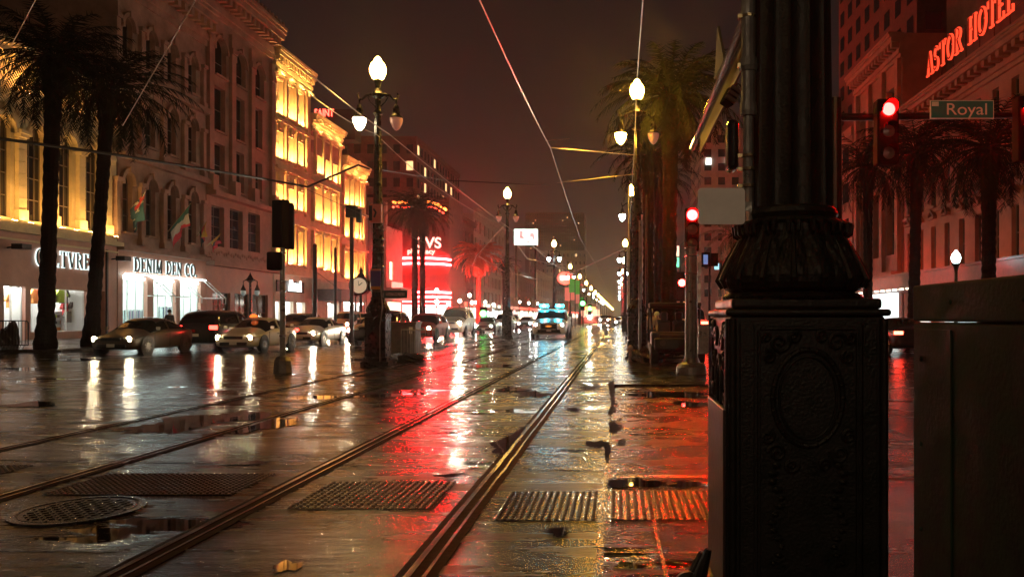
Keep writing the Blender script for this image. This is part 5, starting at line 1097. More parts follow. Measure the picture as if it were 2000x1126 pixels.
def car(name, label, loc, L, W, kind, pm, heads=None, tails=None, rz=0, cat='car', H=None, group=None, rear=False, detail=True):
    st = SED if kind == 'sedan' else SUV; hs = 1.0 if not H else H / st[5][7]; h = W / 2
    t = thing(name, label, cat, loc, rz, group); rows = []
    mb = MB(); nsec = 0
    for (f, hw, zb, zm, zl, wr, zr, zc_) in st:
        half = [(0, zb), (hw * h * .9, zb), (hw * h * .97, zb + .1), (hw * h, zm), (hw * h * .985, zl * .97), (hw * h * .93, zl + .015), (wr * h * 1.04, zr - .03), (wr * h * .9, zr + .012), (wr * h * .45, zc_), (0, zc_ + .008)]
        sec = [(x, z) for x, z in half] + [(-x, z) for x, z in half[-2:0:-1]]; nsec = len(sec)
        mb.v += [(x, f * L, z * hs) for x, z in sec]
    n = len(st); side_rows = (5, 6); top_rows = (7, 8)
    gl_side = lambda i: 3 <= i <= (6 if kind == 'sedan' else 7); 
    for i in range(n - 1):
        for k in range(nsec):
            kk = k if k < 9 else nsec - 1 - k; g = 0
            if kk == 5 and 3 <= i <= (6 if kind == 'sedan' else 6): g = 1
            if kk in (6, 7, 8) and (i == 3 or i == (6 if kind == 'sedan' else 7)): g = 1
            mb.f.append([i * nsec + k, i * nsec + (k + 1) % nsec, (i + 1) * nsec + (k + 1) % nsec, (i + 1) * nsec + k]); mb.m.append(g)
    mb.f.append(list(range(nsec))[::-1]); mb.m.append(0); mb.f.append([(n - 1) * nsec + k for k in range(nsec)]); mb.m.append(0)
    body = mb.build('body', [pm, M_CGLASS], t, smooth=True); sub(body, 2)
    zr, zf = .33 * hs if kind == 'sedan' else .37 * hs, None; wr_ = .335 if kind == 'sedan' else .385
    ax = (.185 * L, .80 * L)
    for y in ax:
        for s_ in (-1, 1):
            mb = MB(); mb.lathe([(wr_ + .07, -.01), (wr_ + .07, .012)], 22, (s_ * (h + .004) - (.0), y, wr_), axis='x'); mb.build('wheel_arch', M_BLACK, t)
            w = thing('wheel', '', '', (s_ * (h - .07), y, wr_)); del w['label']; del w['category']; w.parent = t
            mb = MB(); mb.lathe([(wr_ * .72, -.1), (wr_ * .95, -.1), (wr_, -.07), (wr_, .07), (wr_ * .95, .1), (wr_ * .72, .1)], 24, axis='x'); mb.build('tyre', M_TYRE, w)
            mb = MB(); q = s_ * .092; mb.lathe([(wr_ * .72, q - s_ * .03), (wr_ * .72, q), (wr_ * .64, q), (wr_ * .63, q - s_ * .03)], 20, axis='x')
            for k in range(10):
                a = k * math.pi / 5; M = Matrix.Rotation(a, 4, 'X'); mb.box(q - .012, q + .012, -.018, .018, .03, wr_ * .68, 0, M)
            mb.lathe([(.06, q - .02), (.05, q + .015 * s_)], 10, axis='x'); mb.build('rim', M_RIM, w)
    hz = (.63 if kind == 'sedan' else .84) * hs
    for s_ in (-1, 1):
        mb = MB(); mb.lathe([(.001, -.09), (.07, -.07), (.11, 0), (.1, .12), (.05, .3)], 14, (s_ * h * .70, .10, hz), axis='y', sx=1.6, sy=.62)
        mb.build('headlight', M_LENSH if rear or not heads else M_LENSH, t, smooth=True)
        if heads: mb = MB(); mb.lathe([(.09, -.0), (.08, -.008), (.01, -.012)], 12, (s_ * h * .72, .045 if kind == 'sedan' else .03, hz + .005), axis='y'); mb.build('headlight_bulb', heads, t)
        mb = MB(); mb.box(s_ * h * .78 - .17, s_ * h * .78 + .17, L - .10, L - .012, (.80 if kind == 'sedan' else .92) * hs, (.93 if kind == 'sedan' else 1.10) * hs); bevel(mb.build('tail_light', tails or M_DRED, t), .02)
        mb = MB(); mb.box(s_ * (h + .02), s_ * (h + .17), .30 * L, .30 * L + .09, .96 * hs if kind == 'sedan' else 1.12 * hs, 1.09 * hs if kind == 'sedan' else 1.3 * hs); bevel(mb.build('mirror', pm, t), .03)
        if detail:
            mb = MB()
            for f in (.30, .54, .76): mb.box(s_ * (h * .99), s_ * (h + .006), f * L - .006, f * L + .006, .3 * hs, .86 * hs)
            mb.box(s_ * h * .99, s_ * (h + .01), .47 * L, .51 * L, .74 * hs, .77 * hs); mb.box(s_ * h * .99, s_ * (h + .01), .7 * L, .74 * L, .75 * hs, .78 * hs); mb.build('door_seam', M_BLACK, t)
            mb = MB()
            for f0, f1 in ((.55, .56),):
                z0, z1 = (.92 if kind == 'sedan' else 1.08) * hs, (1.38 if kind == 'sedan' else 1.68) * hs; mb.tube([(s_ * h * .93, f0 * L, z0), (s_ * h * (.67 if kind == 'sedan' else .78), f1 * L, z1)], .035, 6)
            mb.build('pillar', pm, t)
    z1 = .30 if kind == 'sedan' else .42
    mb = MB(); mb.box(-h * .62, h * .62, -.012, .06, z1 * hs, (z1 + .14) * hs); bevel(mb.build('bumper_intake', M_BLACK, t), .02)
    mb = MB(); mb.box(-h * .42, h * .42, .0, .07, hz - .07, hz + .05); mb.box(-h * .4, h * .4, -.012, .0, hz - .015, hz + .0, 1); bevel(mb.build('grille', [M_BLACK, M_CHR], t), .01)
    mb = MB(); mb.box(-.15, .15, -.02, -.012, (z1 + .03) * hs, (z1 + .15) * hs); mb.build('front_plate', M_PLATE, t)
    mb = MB(); mb.box(-.15, .15, L - .01, L + .01, .62 * hs, .74 * hs); mb.build('rear_plate', M_PLATE, t)
    return t
def away(x, y, L): return (x, y + L, 0)
c1 = car('parked_car', 'dark wet sedan with both headlights on beside the second palm trunk, leftmost car', (-19.15, 28.9, 0), 4.2, 1.82, 'sedan', paint('dark_bronze_paint', (.09, .07, .05)), M_HEAD)
c2 = car('black_suv', 'black sport utility car seen from behind between the dark sedan and the silver taxi', (-18.35, 37.8, 0), 4.6, 1.95, 'suv', paint('black_paint', (.008, .008, .009)), None, M_TAIL, R(180), rear=True, H=1.78)
c3 = car('taxi', 'silver sedan taxi with an orange roof light and headlights on', (-15.75, 31.3, 0), 4.35, 1.8, 'sedan', paint('silver_paint', (.78, .72, .62), .3), M_HEAD, M_TAIL, cat='taxi')
mb = MB(); mb.lathe([(.13, 0), (.15, .04), (.13, .10), (.06, .14), (.01, .15)], 14, (0, 1.75, 1.44), sx=1.1, sy=.7); mb.build('roof_light', glow('taxi_roof_light', (1, .14, .02), 1.6), c3, smooth=True)
c4 = car('white_sedan', 'white sedan with glaring headlight behind the taxi', (-16.4, 39.4, 0), 4.5, 1.8, 'sedan', paint('white_paint_car', (.85, .8, .74)), M_HEADW, M_TAIL)
c5 = car('red_sedan', 'pinkish red small car with one headlight beside the left lamppost', (-15.75, 46.5, 0), 4.2, 1.8, 'sedan', paint('rose_paint', (.5, .16, .12)), M_HEADW)
c6 = car('dark_suv', 'dark estate car half hidden behind the taxi and white sedan', (-21.0, 48, 0), 4.6, 1.9, 'suv', paint('brown_paint', (.04, .028, .022)), None, H=1.72)
c7 = car('pickup_truck', 'pinkish cab of a truck behind the white sedan', (-21.3, 58, 0), 4.8, 1.95, 'suv', paint('salmon_paint', (.55, .25, .2)), M_HEAD, cat='truck', H=1.9)
c8 = car('dark_suv', 'dark sport utility car behind the grey cabinet', (-12.1, 37.2, 0), 4.6, 1.85, 'suv', paint('charcoal_paint', (.02, .018, .018)), None, M_TAIL, H=1.82)
c9 = car('red_suv', 'red car with two stacked lights right of the grey cabinet', (-11.6, 44.0, 0), 4.5, 1.85, 'suv', paint('red_paint', (.4, .05, .03)), M_HEAD, H=1.7)
c10 = car('white_van', 'white van with blazing headlights in the middle of the left carriageway', (-12.1, 54.5, 0), 5.0, 2.05, 'suv', paint('cream_paint', (.6, .5, .38)), glow('high_beam', (1, .85, .62), 5000), H=2.15, cat='van')
c11 = car('grey_car', 'small grey car with headlights right of the white van', (-11.7, 66, 0), 4.3, 1.8, 'sedan', paint('grey_paint', (.25, .22, .2)), M_HEADW)
c12 = car('white_suv', 'pale sport utility car behind the second lamppost foot', (-11.2, 73, 0), 4.6, 1.9, 'suv', paint('pale_paint', (.55, .5, .46)), M_HEADC)
c13 = car('distant_car', 'distant car with cool headlights, left of the police vehicle', (-11.4, 92, 0), 4.5, 1.85, 'sedan', paint('green_grey_paint', (.2, .24, .22)), M_HEADC, detail=False)
c14 = car('distant_car', 'second distant car with cool headlights in the left carriageway', (-14.8, 104, 0), 4.5, 1.85, 'suv', paint('grey_paint', (.25, .22, .2)), M_HEADC, detail=False)
c15 = car('distant_car', 'far car with warm headlights further up the left carriageway', (-11.5, 128, 0), 4.5, 1.85, 'sedan', paint('grey_paint', (.25, .22, .2)), M_HEADW, detail=False)
c15 = car('distant_car', 'far car by the theatre with warm headlights', (-18.5, 84, 0), 4.5, 1.85, 'suv', paint('salmon_paint', (.5, .3, .2)), M_HEAD, detail=False)
# police vehicle
pv = car('police_car', 'white police vehicle with teal roof lights and a push bar, driving on the tram tracks', (-4.55, 49.4, 0), 5.0, 2.35, 'suv', paint('white_police_paint', (.88, .86, .84)), glow('police_headlight', (1, .95, .85), 90), cat='police car', H=2.02)
M_TEAL = glow('teal_beacon', (.01, .5, .75), 45)
mb = MB(); mb.box(-.75, .75, 2.15, 2.55, 2.03, 2.09); bevel(mb.build('light_bar', M_BLACK, pv), .01)
for s_ in (-1, 1): mb = MB(); mb.box(s_ * .52 - .27, s_ * .52 + .27, 2.12, 2.58, 2.10, 2.28); bevel(mb.build('beacon', M_TEAL, pv), .03); mb = MB(); mb.lathe([(.08, -.02), (.01, -.06)], 10, (s_ * .5, 2.11, 2.19), axis='y'); mb.build('beacon_bulb', glow('beacon_core', (.5, 1, .95), 45), pv)
mb = MB(); mb.box(-.5, .5, -.10, -.05, .66, 1.0); mb.box(-.8, .8, -.06, .02, .40, .48)
for s_ in (-1, 1): mb.tube([(s_ * .5, -.1, .42), (s_ * .5, -.12, 1.08)], .035, 8)
mb.build('push_bar', M_BLACK, pv)
mb = MB(); mb.box(-.2, .2, -.135, -.125, .82, .88); mb.box(-.12, .12, -.135, -.126, .79, .91); mb.build('gold_badge', mat('gold_badge', (.7, .35, .05), .4, emit=(1, .4, .05), es=.4), pv)  # badge material glows faintly, though it holds no lamp
# cars on the right carriageway
c = car('dark_car', 'dark car with red tail lights beyond the iron pedestal, in the right carriageway', (11.35, 32.5, 0), 4.3, 1.85, 'sedan', paint('dark_paint', (.015, .014, .016)), None, M_TAILB, R(180), rear=True); c.location.y = 33.5
c = car('dark_car', 'second dark car further up the right carriageway by the lit shop', (13.0, 44, 0), 4.5, 1.85, 'suv', paint('dark_paint', (.015, .014, .016)), None, M_TAILB, R(180), rear=True)
c = car('red_car', 'red glowing car rear right of the signal post', (5.7, 42, 0), 4.5, 1.85, 'suv', paint('red_paint', (.4, .05, .03)), None, M_TAILB, R(180), rear=True)
c = car('white_truck', 'white truck washed in red light behind the utility cart', (2.9, 38.0, 0), 5.0, 2.0, 'suv', mat('red_lit_white_paint', (.8, .6, .58), .4, emit=(1, .25, .2), es=.0), None, M_TAILB, R(180), rear=True, H=2.05, cat='truck')  # white paint tinted pink for the red light on the truck
c = car('distant_car', 'car with cool lights beyond the red glowing car in the right carriageway', (8.6, 60, 0), 4.5, 1.85, 'sedan', paint('grey_paint', (.25, .22, .2)), M_HEADC, M_TAILB, detail=False)
c = car('distant_car', 'farther car with red tail lights in the right carriageway', (7.2, 72, 0), 4.5, 1.85, 'sedan', paint('grey_paint', (.25, .22, .2)), None, M_TAILB, R(180), detail=False)
# tram
tr = thing('tram', 'red and cream tram with one bright headlight far down the tracks', 'tram', (-4.6, 118, 0))
mb = MB(); mb.box(-1.3, 1.3, 0, 13, .5, 1.55); mb.box(-1.32, 1.32, -.05, 13, .35, .6); bevel(mb.build('lower_body', mat('tram_red', (.45, .06, .04), .35, var=.15), tr), .08)
mb = MB(); mb.box(-1.28, 1.28, 0.02, 13, 2.55, 2.95); mb.box(-1.05, 1.05, .15, 12.8, 2.95, 3.4)
for x in (-1.25, -.45, .45, 1.25): mb.box(x - .06, x + .06, .0, .1, 1.55, 2.55)
bevel(mb.build('roof', mat('tram_cream', (.6, .4, .32), .4), tr), .06)
mb = MB(); mb.box(-1.2, 1.2, .05, 12.9, 1.56, 2.54); mb.build('cabin_windows', glow('tram_window_light', (1, .5, .3), 1.6), tr)
mb = MB(); mb.box(-.9, .9, -.04, .0, 2.62, 2.88); mb.build('destination_board', glow('destination_light', (1, .35, .08), 4), tr)
mb = MB(); mb.lathe([(.2, -.02), (.18, -.1), (.01, -.14)], 16, (0, -.05, 1.35), axis='y'); mb.build('headlight', glow('tram_headlight', (.9, 1, .95), 600), tr)
mb = MB(); mb.tube([(0, 6, 3.4), (0, 11, 5.6)], .04, 6); mb.build('trolley_pole', M_IRON, tr)
for i, (x, y, D, m, r) in enumerate([(1176, 622, 150, 'headlight_white', .28), (1186, 620, 170, 'orange', .5), (1196, 619, 220, 'orange', .6), (1180, 628, 140, 'headlight_white', .2), (1204, 615, 320, 'orange', 1.1), (1190, 612, 260, 'red', .6), (1212, 628, 110, 'headlight_cool', .18), (1170, 618, 180, 'orange', .4)]):
    c = px(x, y, D); o = car('distant_car', ['white lit car speck just right of the tram', 'amber glow of a car left of the vanishing point', 'amber glow of a car nearly at the vanishing point', 'low white car lights on the rails right of the tram', 'largest farthest amber glow at the vanishing point', 'red glow of a car in the haze by the vanishing point', 'tiny cool white car lights right of the vanishing point', 'amber car lights half hidden by the tram'][i], (c.x, D, 0), 4.5, 1.85, 'suv' if i % 2 else 'sedan', paint('grey_paint', (.25, .22, .2)), {'orange': glow('amber_beam', (1, .35, .06), 40), 'red': M_RL2}.get(m) or MATS[m], detail=False, group='cars near the vanishing point')

# ------------------------------------------------------------ utility cart
p = px(1322, 617, 23.0); uc = thing('utility_cart', 'dark open utility cart with roof bar and steering wheel beside the red signal', 'utility cart', (p.x, 22.6, .05))
M_CART = mat('cart_dark_plastic', (.02, .018, .022), .4, var=.4, vs=5, bump=.3, bs=20)
mb = MB(); mb.box(-.78, .78, 0.1, 1.0, .55, .98); mb.box(-.7, .7, -.08, .2, .45, .8); mb.box(-.8, .8, 1.0, 2.9, .35, .62); mb.box(-.55, .55, .02, .5, .8, .92); bevel(mb.build('body', M_CART, uc), .05)
mb = MB()
for s_ in (-1, 1): mb.tube([(s_ * .72, .8, .95), (s_ * .76, 1.1, 1.72), (s_ * .76, 2.1, 1.75), (s_ * .78, 2.5, .6)], .03, 8)
for y in (1.1, 2.1): mb.tube([(-.76, y, 1.72), (.76, y, 1.72)], .03, 8)
mb.build('roll_cage', M_IRON, uc)
mb = MB(); mb.box(-.80, .80, .95, 2.2, 1.74, 1.87); bevel(mb.build('roof', M_BLACK, uc), .04)
for x in (-.3, .18): mb = MB(); mb.box(x - .2, x + .2, 1.9, 2.05, .7, 1.3); mb.box(x - .11, x + .11, 1.88, 2.0, 1.3, 1.58); mb.box(x - .22, x + .22, 1.4, 1.95, .62, .78); bevel(mb.build('seat', M_CART, uc), .04)
mb = MB(); rr_ = .2
for a in range(20):
    A, B_ = a * math.pi / 10, (a + 1) * math.pi / 10; mb.tube([(.2 + rr_ * math.cos(A), 1.15, 1.12 + rr_ * math.sin(A)), (.2 + rr_ * math.cos(B_), 1.15, 1.12 + rr_ * math.sin(B_))], .016, 5)
mb.tube([(.2, .9, .9), (.2, 1.15, 1.12)], .02, 6); mb.tube([(0.02, 1.15, 1.12), (.38, 1.15, 1.12)], .015, 5); mb.build('steering_wheel', M_BLACK, uc)
for sx_ in (-1, 1):
    for y in (.35, 2.4): mb = MB(); mb.lathe([(.17, -.13), (.3, -.13), (.33, -.08), (.33, .08), (.3, .13), (.17, .13)], 18, (sx_ * .68, y, .33), axis='x'); w = mb.build('wheel', M_TYRE, uc); mb = MB(); mb.lathe([(.16, -.12), (.15, .12)], 12, axis='x', c=(sx_ * .68, y, .33)); mb.build('hub', M_GALV, w)
for s_ in (-1, 1): mb = MB(); mb.lathe([(.09, -.02), (.08, .06)], 12, (s_ * .45, -.08, .66), axis='y'); mb.build('headlight', M_LENS, uc)
for i in range(9): rnd = random.Random(i); mb = MB(); mb.tube([(rnd.uniform(-.6, .6), .0, rnd.uniform(.2, .5)), (rnd.uniform(-.6, .6), -.05, rnd.uniform(.2, .6))], .03, 6); mb.build('suspension_bar', M_IRON, uc)
# plants, boxes and covered goods beside it
def heap(x, y, w, d, h, lab, name, m, seed=1, z=.05):
    bm = bmesh.new(); bmesh.ops.create_icosphere(bm, subdivisions=4, radius=1); rnd = random.Random(seed); ph = [rnd.uniform(0, 6) for _ in range(8)]
    for v in bm.verts:
        c = v.co; s_ = 1 + .16 * math.sin(3 * c.x + ph[0]) * math.cos(4 * c.y + ph[1]) + .07 * math.sin(9 * c.z + ph[2] + 5 * c.x) + .05 * math.sin(14 * c.y + ph[3])
        v.co = Vector((c.x * w / 2 * s_, c.y * d / 2 * s_, max(0, (c.z * .8 + .35) * h * s_ * .87)))
    me = bpy.data.meshes.new(name); bm.to_mesh(me); bm.free(); me.materials.append(m); o = bpy.data.objects.new(name, me); COL.objects.link(o); o.location = (x, y, z); return tag(o, lab, name.replace('_', ' '))
M_TARP = mat('dark_tarp', (.035, .022, .018), .35, var=.5, vs=5, bump=.9, bs=6, bd=.08)
heap(.72, 28, .8, 1.6, 1.0, 'dark covered heap round the foot of the yellow lit lamppost', 'covered_heap', M_TARP, 2)
heap(.9, 24.6, .9, 1.0, .45, 'low dark bag heap left of the utility cart', 'refuse_bags', mat('black_bag', (.01, .01, .01), .25, bump=.9, bs=9, bd=.05), 3)
heap(1.1, 32, .9, 2.4, 1.5, 'tall dark shrub between lamppost and cart', 'clipped_shrub', mat('dark_leaves', (.02, .028, .012), .6, bump=1, bs=30, bd=.08), 5)
heap(.85, 41, .8, 3, 1.4, 'dark shrub further up the right row', 'clipped_shrub', MATS['dark_leaves'], 6)
for i, (x, y, h) in enumerate(((.35, 24.8, .52), (.45, 30.5, 1.2), (.55, 37.5, 1.3))):
    t = thing('hydrant' if i == 0 else 'bollard', ['small pale hydrant at the edge of the right paving', 'pinkish white bollard beside the covered heap', 'pale leaning post further up the right paving edge'][i], ['hydrant', 'bollard', 'bollard'][i], (x, y, .05)); mb = MB()
    mb.lathe([(.09, 0), (.09, .06), (.06, .1), (.06, h * .75), (.085, h * .78), (.08, h * .88), (.03, h)], 14); mb.build('body', mat('pale_pink_paint', (.6, .4, .36), .35, var=.3, vs=9), t)
    if i == 0:
        mb = MB(); mb.tube([(-.12, 0, .34), (.12, 0, .34)], .035, 8); mb.build('nozzle', MATS['pale_pink_paint'], t)
# palm trunk guards: dark pole cluster beside lamppost
for i, (x, D) in enumerate(((1228, 33), (1263, 29), (1250, 24.5))):
    c = px(x, 617, D); t = thing('steel_pole', ['thin grey pole left of the yellow lit lamppost', 'dark pole between lamppost and cart', 'grey cable riser pole at the lamppost foot'][i], 'pole', (c.x, D, .05)); mb = MB(); mb.lathe([(.09, 0), (.05, .2), (.04, [7, 6, 4.5][i])], 10); mb.build('pole', [M_GALV, M_IRON, M_GALV][i], t); mb = MB(); mb.lathe([(.1, 0), (.1, .03)], 10); mb.build('base_plate', M_IRON, t)

# ------------------------------------------------------------ grey cabinet, barricades by the left lamppost
p = G(786, 696); t = thing('utility_cabinet', 'grey metal cabinet with barrier rails beside the left lamppost', 'cabinet', (p.x, p.y + .4, 0))
M_CAB = mat('cabinet_grey', (.13, .115, .11), .4, .3, var=.3, vs=4, bump=.15, bs=20)
mb = MB(); mb.box(-.48, .48, -.4, .4, .12, 1.2); mb.box(-.52, .52, -.44, .44, 1.2, 1.28); bevel(mb.build('cabinet_body', M_CAB, t), .015)
mb = MB(); mb.box(-.52, .52, -.44, .44, 1.285, 1.30); mb.build('lid', mat('wet_lid', (.3, .1, .09), .15), t)
mb = MB(); mb.box(-.4, -.02, -.415, -.402, .25, 1.1); mb.box(.02, .4, -.415, -.402, .25, 1.1); mb.build('door_panel', M_CAB, t); mb = MB(); mb.box(.25, .38, -.43, -.42, .85, 1.1); mb.build('label_plate', M_PLATE, t)
for i, (x, y, rz, lab) in enumerate(((-7.15, 27.3, .1, 'metal crowd barrier leaning by the grey cabinet'), (-6.75, 26.0, 1.3, 'second metal crowd barrier turned edge on by the grey cabinet'))):
    b = thing('crowd_barrier', lab, 'barrier', (x, y, 0), rz); mb = MB(); mb.tube([(-.6, 0, .15), (-.6, 0, 1.02), (.6, 0, 1.02), (.6, 0, .15), (-.6, 0, .15)], .02, 6)
    for k in range(9): mb.tube([(-.5 + k * .125, 0, .15), (-.5 + k * .125, 0, 1.02)], .009, 5)
    mb.build('rails', M_GALV, b)
    for xx in (-.5, .5): mb = MB(); mb.tube([(xx, -.3, 0.02), (xx, 0, .12), (xx, .3, .02)], .018, 6); mb.build('foot', M_GALV, b)
heap(-6.8, 24.9, .8, .9, .3, 'wet crumpled bag with red glints at the foot of the barriers', 'refuse_bag', mat('wet_black_bag', (.012, .01, .01), .12, bump=1, bs=9, bd=.06), 9, z=0)
# barrier at far left
for i, (x, y, D) in enumerate(((24, 688, 31), (-40, 692, 30))):
    c = px(x, 617, D); b = thing('crowd_barrier', ['black crowd barrier at the left edge before the clothes shop', 'black crowd barrier partly out of frame at the left edge'][i], 'barrier', (c.x, D, .13), .05); mb = MB(); mb.tube([(-.62, 0, .2), (-.62, 0, 1.12), (-.55, 0, 1.18), (.55, 0, 1.18), (.62, 0, 1.12), (.62, 0, .2), (-.62, 0, .2)], .025, 6)
    for k in range(9): mb.tube([(-.5 + k * .125, 0, .2), (-.5 + k * .125, 0, 1.17)], .012, 5)
    mb.build('rails', M_IRON, b)
    for k in range(8): xx = -.5 + k * .14; mb = MB(); mb.tube([(xx, 0, .2), (xx - .06, -.05, .01)], .012, 5); mb.build('foot', M_IRON, b)
heap(px(12, 617, 31.6).x, 31.8, .7, .7, 1.05, 'dark bin wrapped behind the left edge crowd barrier', 'wrapped_bin', M_TARP, 12, .13)

# ------------------------------------------------------------ people
M_SKIN = mat('skin', (.35, .2, .14), .5)
def person(x, y, z, label, top, legs, hair, pose='stand', rz=0, H=1.72):
    t = thing('person', label, 'person', (x, y, z), rz); k = H / 1.72
    J = {'pel': (0, 0, .95), 'sp': (0, 0, 1.15), 'ch': (0, 0, 1.36), 'nk': (0, -.01, 1.47), 'hd': (0, -.03, 1.6), 'ht': (0, -.02, 1.7),
         'ls': (.19, 0, 1.40), 'le': (.25, .02, 1.14), 'lw': (.22, -.12, .93), 'lh': (.21, -.16, .86), 'rs': (-.19, 0, 1.40), 're': (-.24, .03, 1.14), 'rw': (-.2, -.1, .92), 'rh': (-.19, -.14, .85),
         'lp': (.09, 0, .9), 'lk': (.10, -.05, .5), 'la': (.10, .04, .08), 'lt': (.11, -.13, .03), 'rp': (-.09, 0, .9), 'rk': (-.12, -.1, .5), 'ra': (-.12, -.02, .08), 'rt': (-.13, -.2, .03)}
    Rd = {'pel': .13, 'sp': .12, 'ch': .145, 'nk': .055, 'hd': .095, 'ht': .075, 'ls': .065, 'le': .045, 'lw': .03, 'lh': .035, 'rs': .065, 're': .045, 'rw': .03, 'rh': .035, 'lp': .09, 'lk': .06, 'la': .04, 'lt': .035, 'rp': .09, 'rk': .06, 'ra': .04, 'rt': .035}
    E = [('pel', 'sp'), ('sp', 'ch'), ('ch', 'nk'), ('nk', 'hd'), ('hd', 'ht'), ('ch', 'ls'), ('ls', 'le'), ('le', 'lw'), ('lw', 'lh'), ('ch', 'rs'), ('rs', 're'), ('re', 'rw'), ('rw', 'rh'), ('pel', 'lp'), ('lp', 'lk'), ('lk', 'la'), ('la', 'lt'), ('pel', 'rp'), ('rp', 'rk'), ('rk', 'ra'), ('ra', 'rt')]
    def skin(name, keys, m, gr=0.0, ov=None):
        ks = [q for q in J if q in keys]; me = bpy.data.meshes.new(name); me.from_pydata([tuple(c * k for c in J[q]) for q in ks], [(ks.index(a), ks.index(b)) for a, b in E if a in ks and b in ks], [])
        o = bpy.data.objects.new(name, me); COL.objects.link(o); o.parent = t; o.modifiers.new('skin', 'SKIN')
        for i, q in enumerate(ks): r = (Rd[q] + gr) * k; o.data.skin_vertices[0].data[i].radius = (r, r * .85)
        o.data.skin_vertices[0].data[0].use_root = True
        s_ = o.modifiers.new('sub', 'SUBSURF'); s_.levels = 2; s_.render_levels = 2; me.materials.append(m); return o
    skin('body', set(J), M_SKIN)
    skin('jacket', {'pel', 'sp', 'ch', 'ls', 'le', 'lw', 'rs', 're', 'rw'}, top, .022); skin('trousers', {'pel', 'lp', 'lk', 'la', 'rp', 'rk', 'ra'}, legs, .015)
    mb = MB(); mb.lathe([(.001, .115), (.07, .10), (.105, .04), (.108, -.02), (.09, -.06)], 16, (0, .0, 1.635 * k)); mb.build('hair', hair, t, smooth=True); return t
M_DKC = mat('dark_coat', (.02, .02, .025), .8); M_GRC = mat('grey_coat', (.10, .12, .12), .8); M_WHC = mat('white_shirt', (.75, .65, .6), .7); M_JEAN = mat('dark_jeans', (.03, .035, .05), .8); M_HAIR = mat('dark_hair', (.02, .015, .012), .6)
person(px(331, 617, 43).x, 43, .13, 'person in a dark coat walking past the denim shop behind the black sedan', M_DKC, M_JEAN, M_HAIR, rz=1.2)
person(px(388, 617, 45).x, 45, .13, 'person in a grey hooded coat by the right end of the denim shop', M_GRC, M_JEAN, M_HAIR, rz=-.5)
person(px(1271, 617, 27).x, 27.5, .05, 'person in a white shirt and pale cap beside the utility cart', M_WHC, M_JEAN, mat('pale_cap', (.5, .55, .6), .6), rz=.4)
person(px(1284, 617, 29).x, 29.5, .05, 'person in a dark jacket and pale cap behind the utility cart', M_DKC, M_JEAN, MATS['pale_cap'], rz=.1, H=1.6)

# ------------------------------------------------------------ the big iron post in the foreground
t = thing('foreground_lamppost', 'huge dark cast iron lamppost pedestal with leafy bell and fluted shaft, right foreground', 'lamppost', (.785, 3.5, 0)); FP = t
M_IRONF = mat('old_wet_cast_iron', (.011, .0085, .007), .42, .1, spec=.3, stain=(.006, .008, .004), vs=7, bump=.45, bs=70, bd=.008, rv=.1, var=.5)
W2, D2 = .325, .30
mb = MB(); mb.box(-.52, .52, -.46, .46, 0, .12); mb.box(-.46, .46, -.42, .42, .12, .2); mb.box(-.40, .40, -.37, .37, .2, .3); mb.box(-W2, W2, -D2, D2, .3, 1.50); mb.box(-W2 - .02, W2 + .02, -D2 - .02, D2 + .02, 1.50, 1.53); mb.box(-W2 + .01, W2 - .01, -D2 + .01, D2 - .01, 1.53, 1.575)
bevel(mb.build('pedestal', M_IRONF, t), .014, 3)
mb = MB()
for s_ in (-1, 1):      # corner pilasters and raised frames
    mb.tube([(s_ * (W2 - .01), -D2 - .004, .32), (s_ * (W2 - .01), -D2 - .004, 1.49)], .018, 10); mb.tube([(-W2 - .004, s_ * (D2 - .01), .32), (-W2 - .004, s_ * (D2 - .01), 1.49)], .016, 8)
    mb.box(s_ * .255 - .03, s_ * .255 + .03, -D2 - .016, -D2 - .0005, .34, 1.47); mb.box(s_ * .205 - .006, s_ * .205 + .006, -D2 - .012, -D2 - .0005, .4, 1.44)
for z in (.37, 1.45): mb.box(-.199, .199, -D2 - .012, -D2 - .0005, z - .008, z + .008)
bevel(mb.build('panel_moulding', M_IRONF, t), .004, 2)
def ring(mb, c, rx, rz_, th, n=40, ax='y', oy=0):
    pts = []
    for i in range(n + 1):
        a = 2 * math.pi * i / n; pts.append((c[0] + rx * math.cos(a), c[1], c[2] + rz_ * math.sin(a)) if ax == 'y' else (c[0], c[1] + rx * math.cos(a), c[2] + rz_ * math.sin(a)))
    mb.tube(pts, th, 8)
def scroll(mb, c, r, s_=1, ax='y', th=.011, turns=1.4, a0=0, base=.0):
    pts = [];rs = []
    for i in range(26):
        f = i / 25; a = a0 + s_ * 2 * math.pi * turns * f; q = r * (1 - .85 * f); u = q * math.cos(a); v = q * math.sin(a)
        pts.append((c[0] + u, c[1], c[2] + v) if ax == 'y' else (c[0], c[1] + u, c[2] + v)); rs.append(th * (1 - .3 * f))
    mb.tube(pts, rs, 6)
mb = MB(); yf = -D2 - .004
ring(mb, (0, yf, 1.16), .145, .20, .012); ring(mb, (0, yf, 1.16), .12, .172, .006)
rnd = random.Random(8)
for s_ in (-1, 1):
    for (x, z, r, a0) in ((.12, 1.39, .042, 0), (.165, 1.33, .028, 2), (.17, 1.0, .03, 1), (.13, .93, .04, 3), (.07, .88, .03, 0), (.06, 1.415, .026, 1), (.175, 1.41, .022, 4)): scroll(mb, (s_ * x, yf, z), r, s_, a0=a0)
    for k in range(13):  # leaf festoon hanging at both sides
        z = .88 - k * .034; x = s_ * (.13 + .02 * math.sin(k * 1.1)); mb.lathe([(.001, -.014), (.02 - .0006 * k, -.004), (.015, .008), (.001, .016)], 7, (x, yf, z), axis='y', sx=1 + .4 * (k % 2), sy=.8)
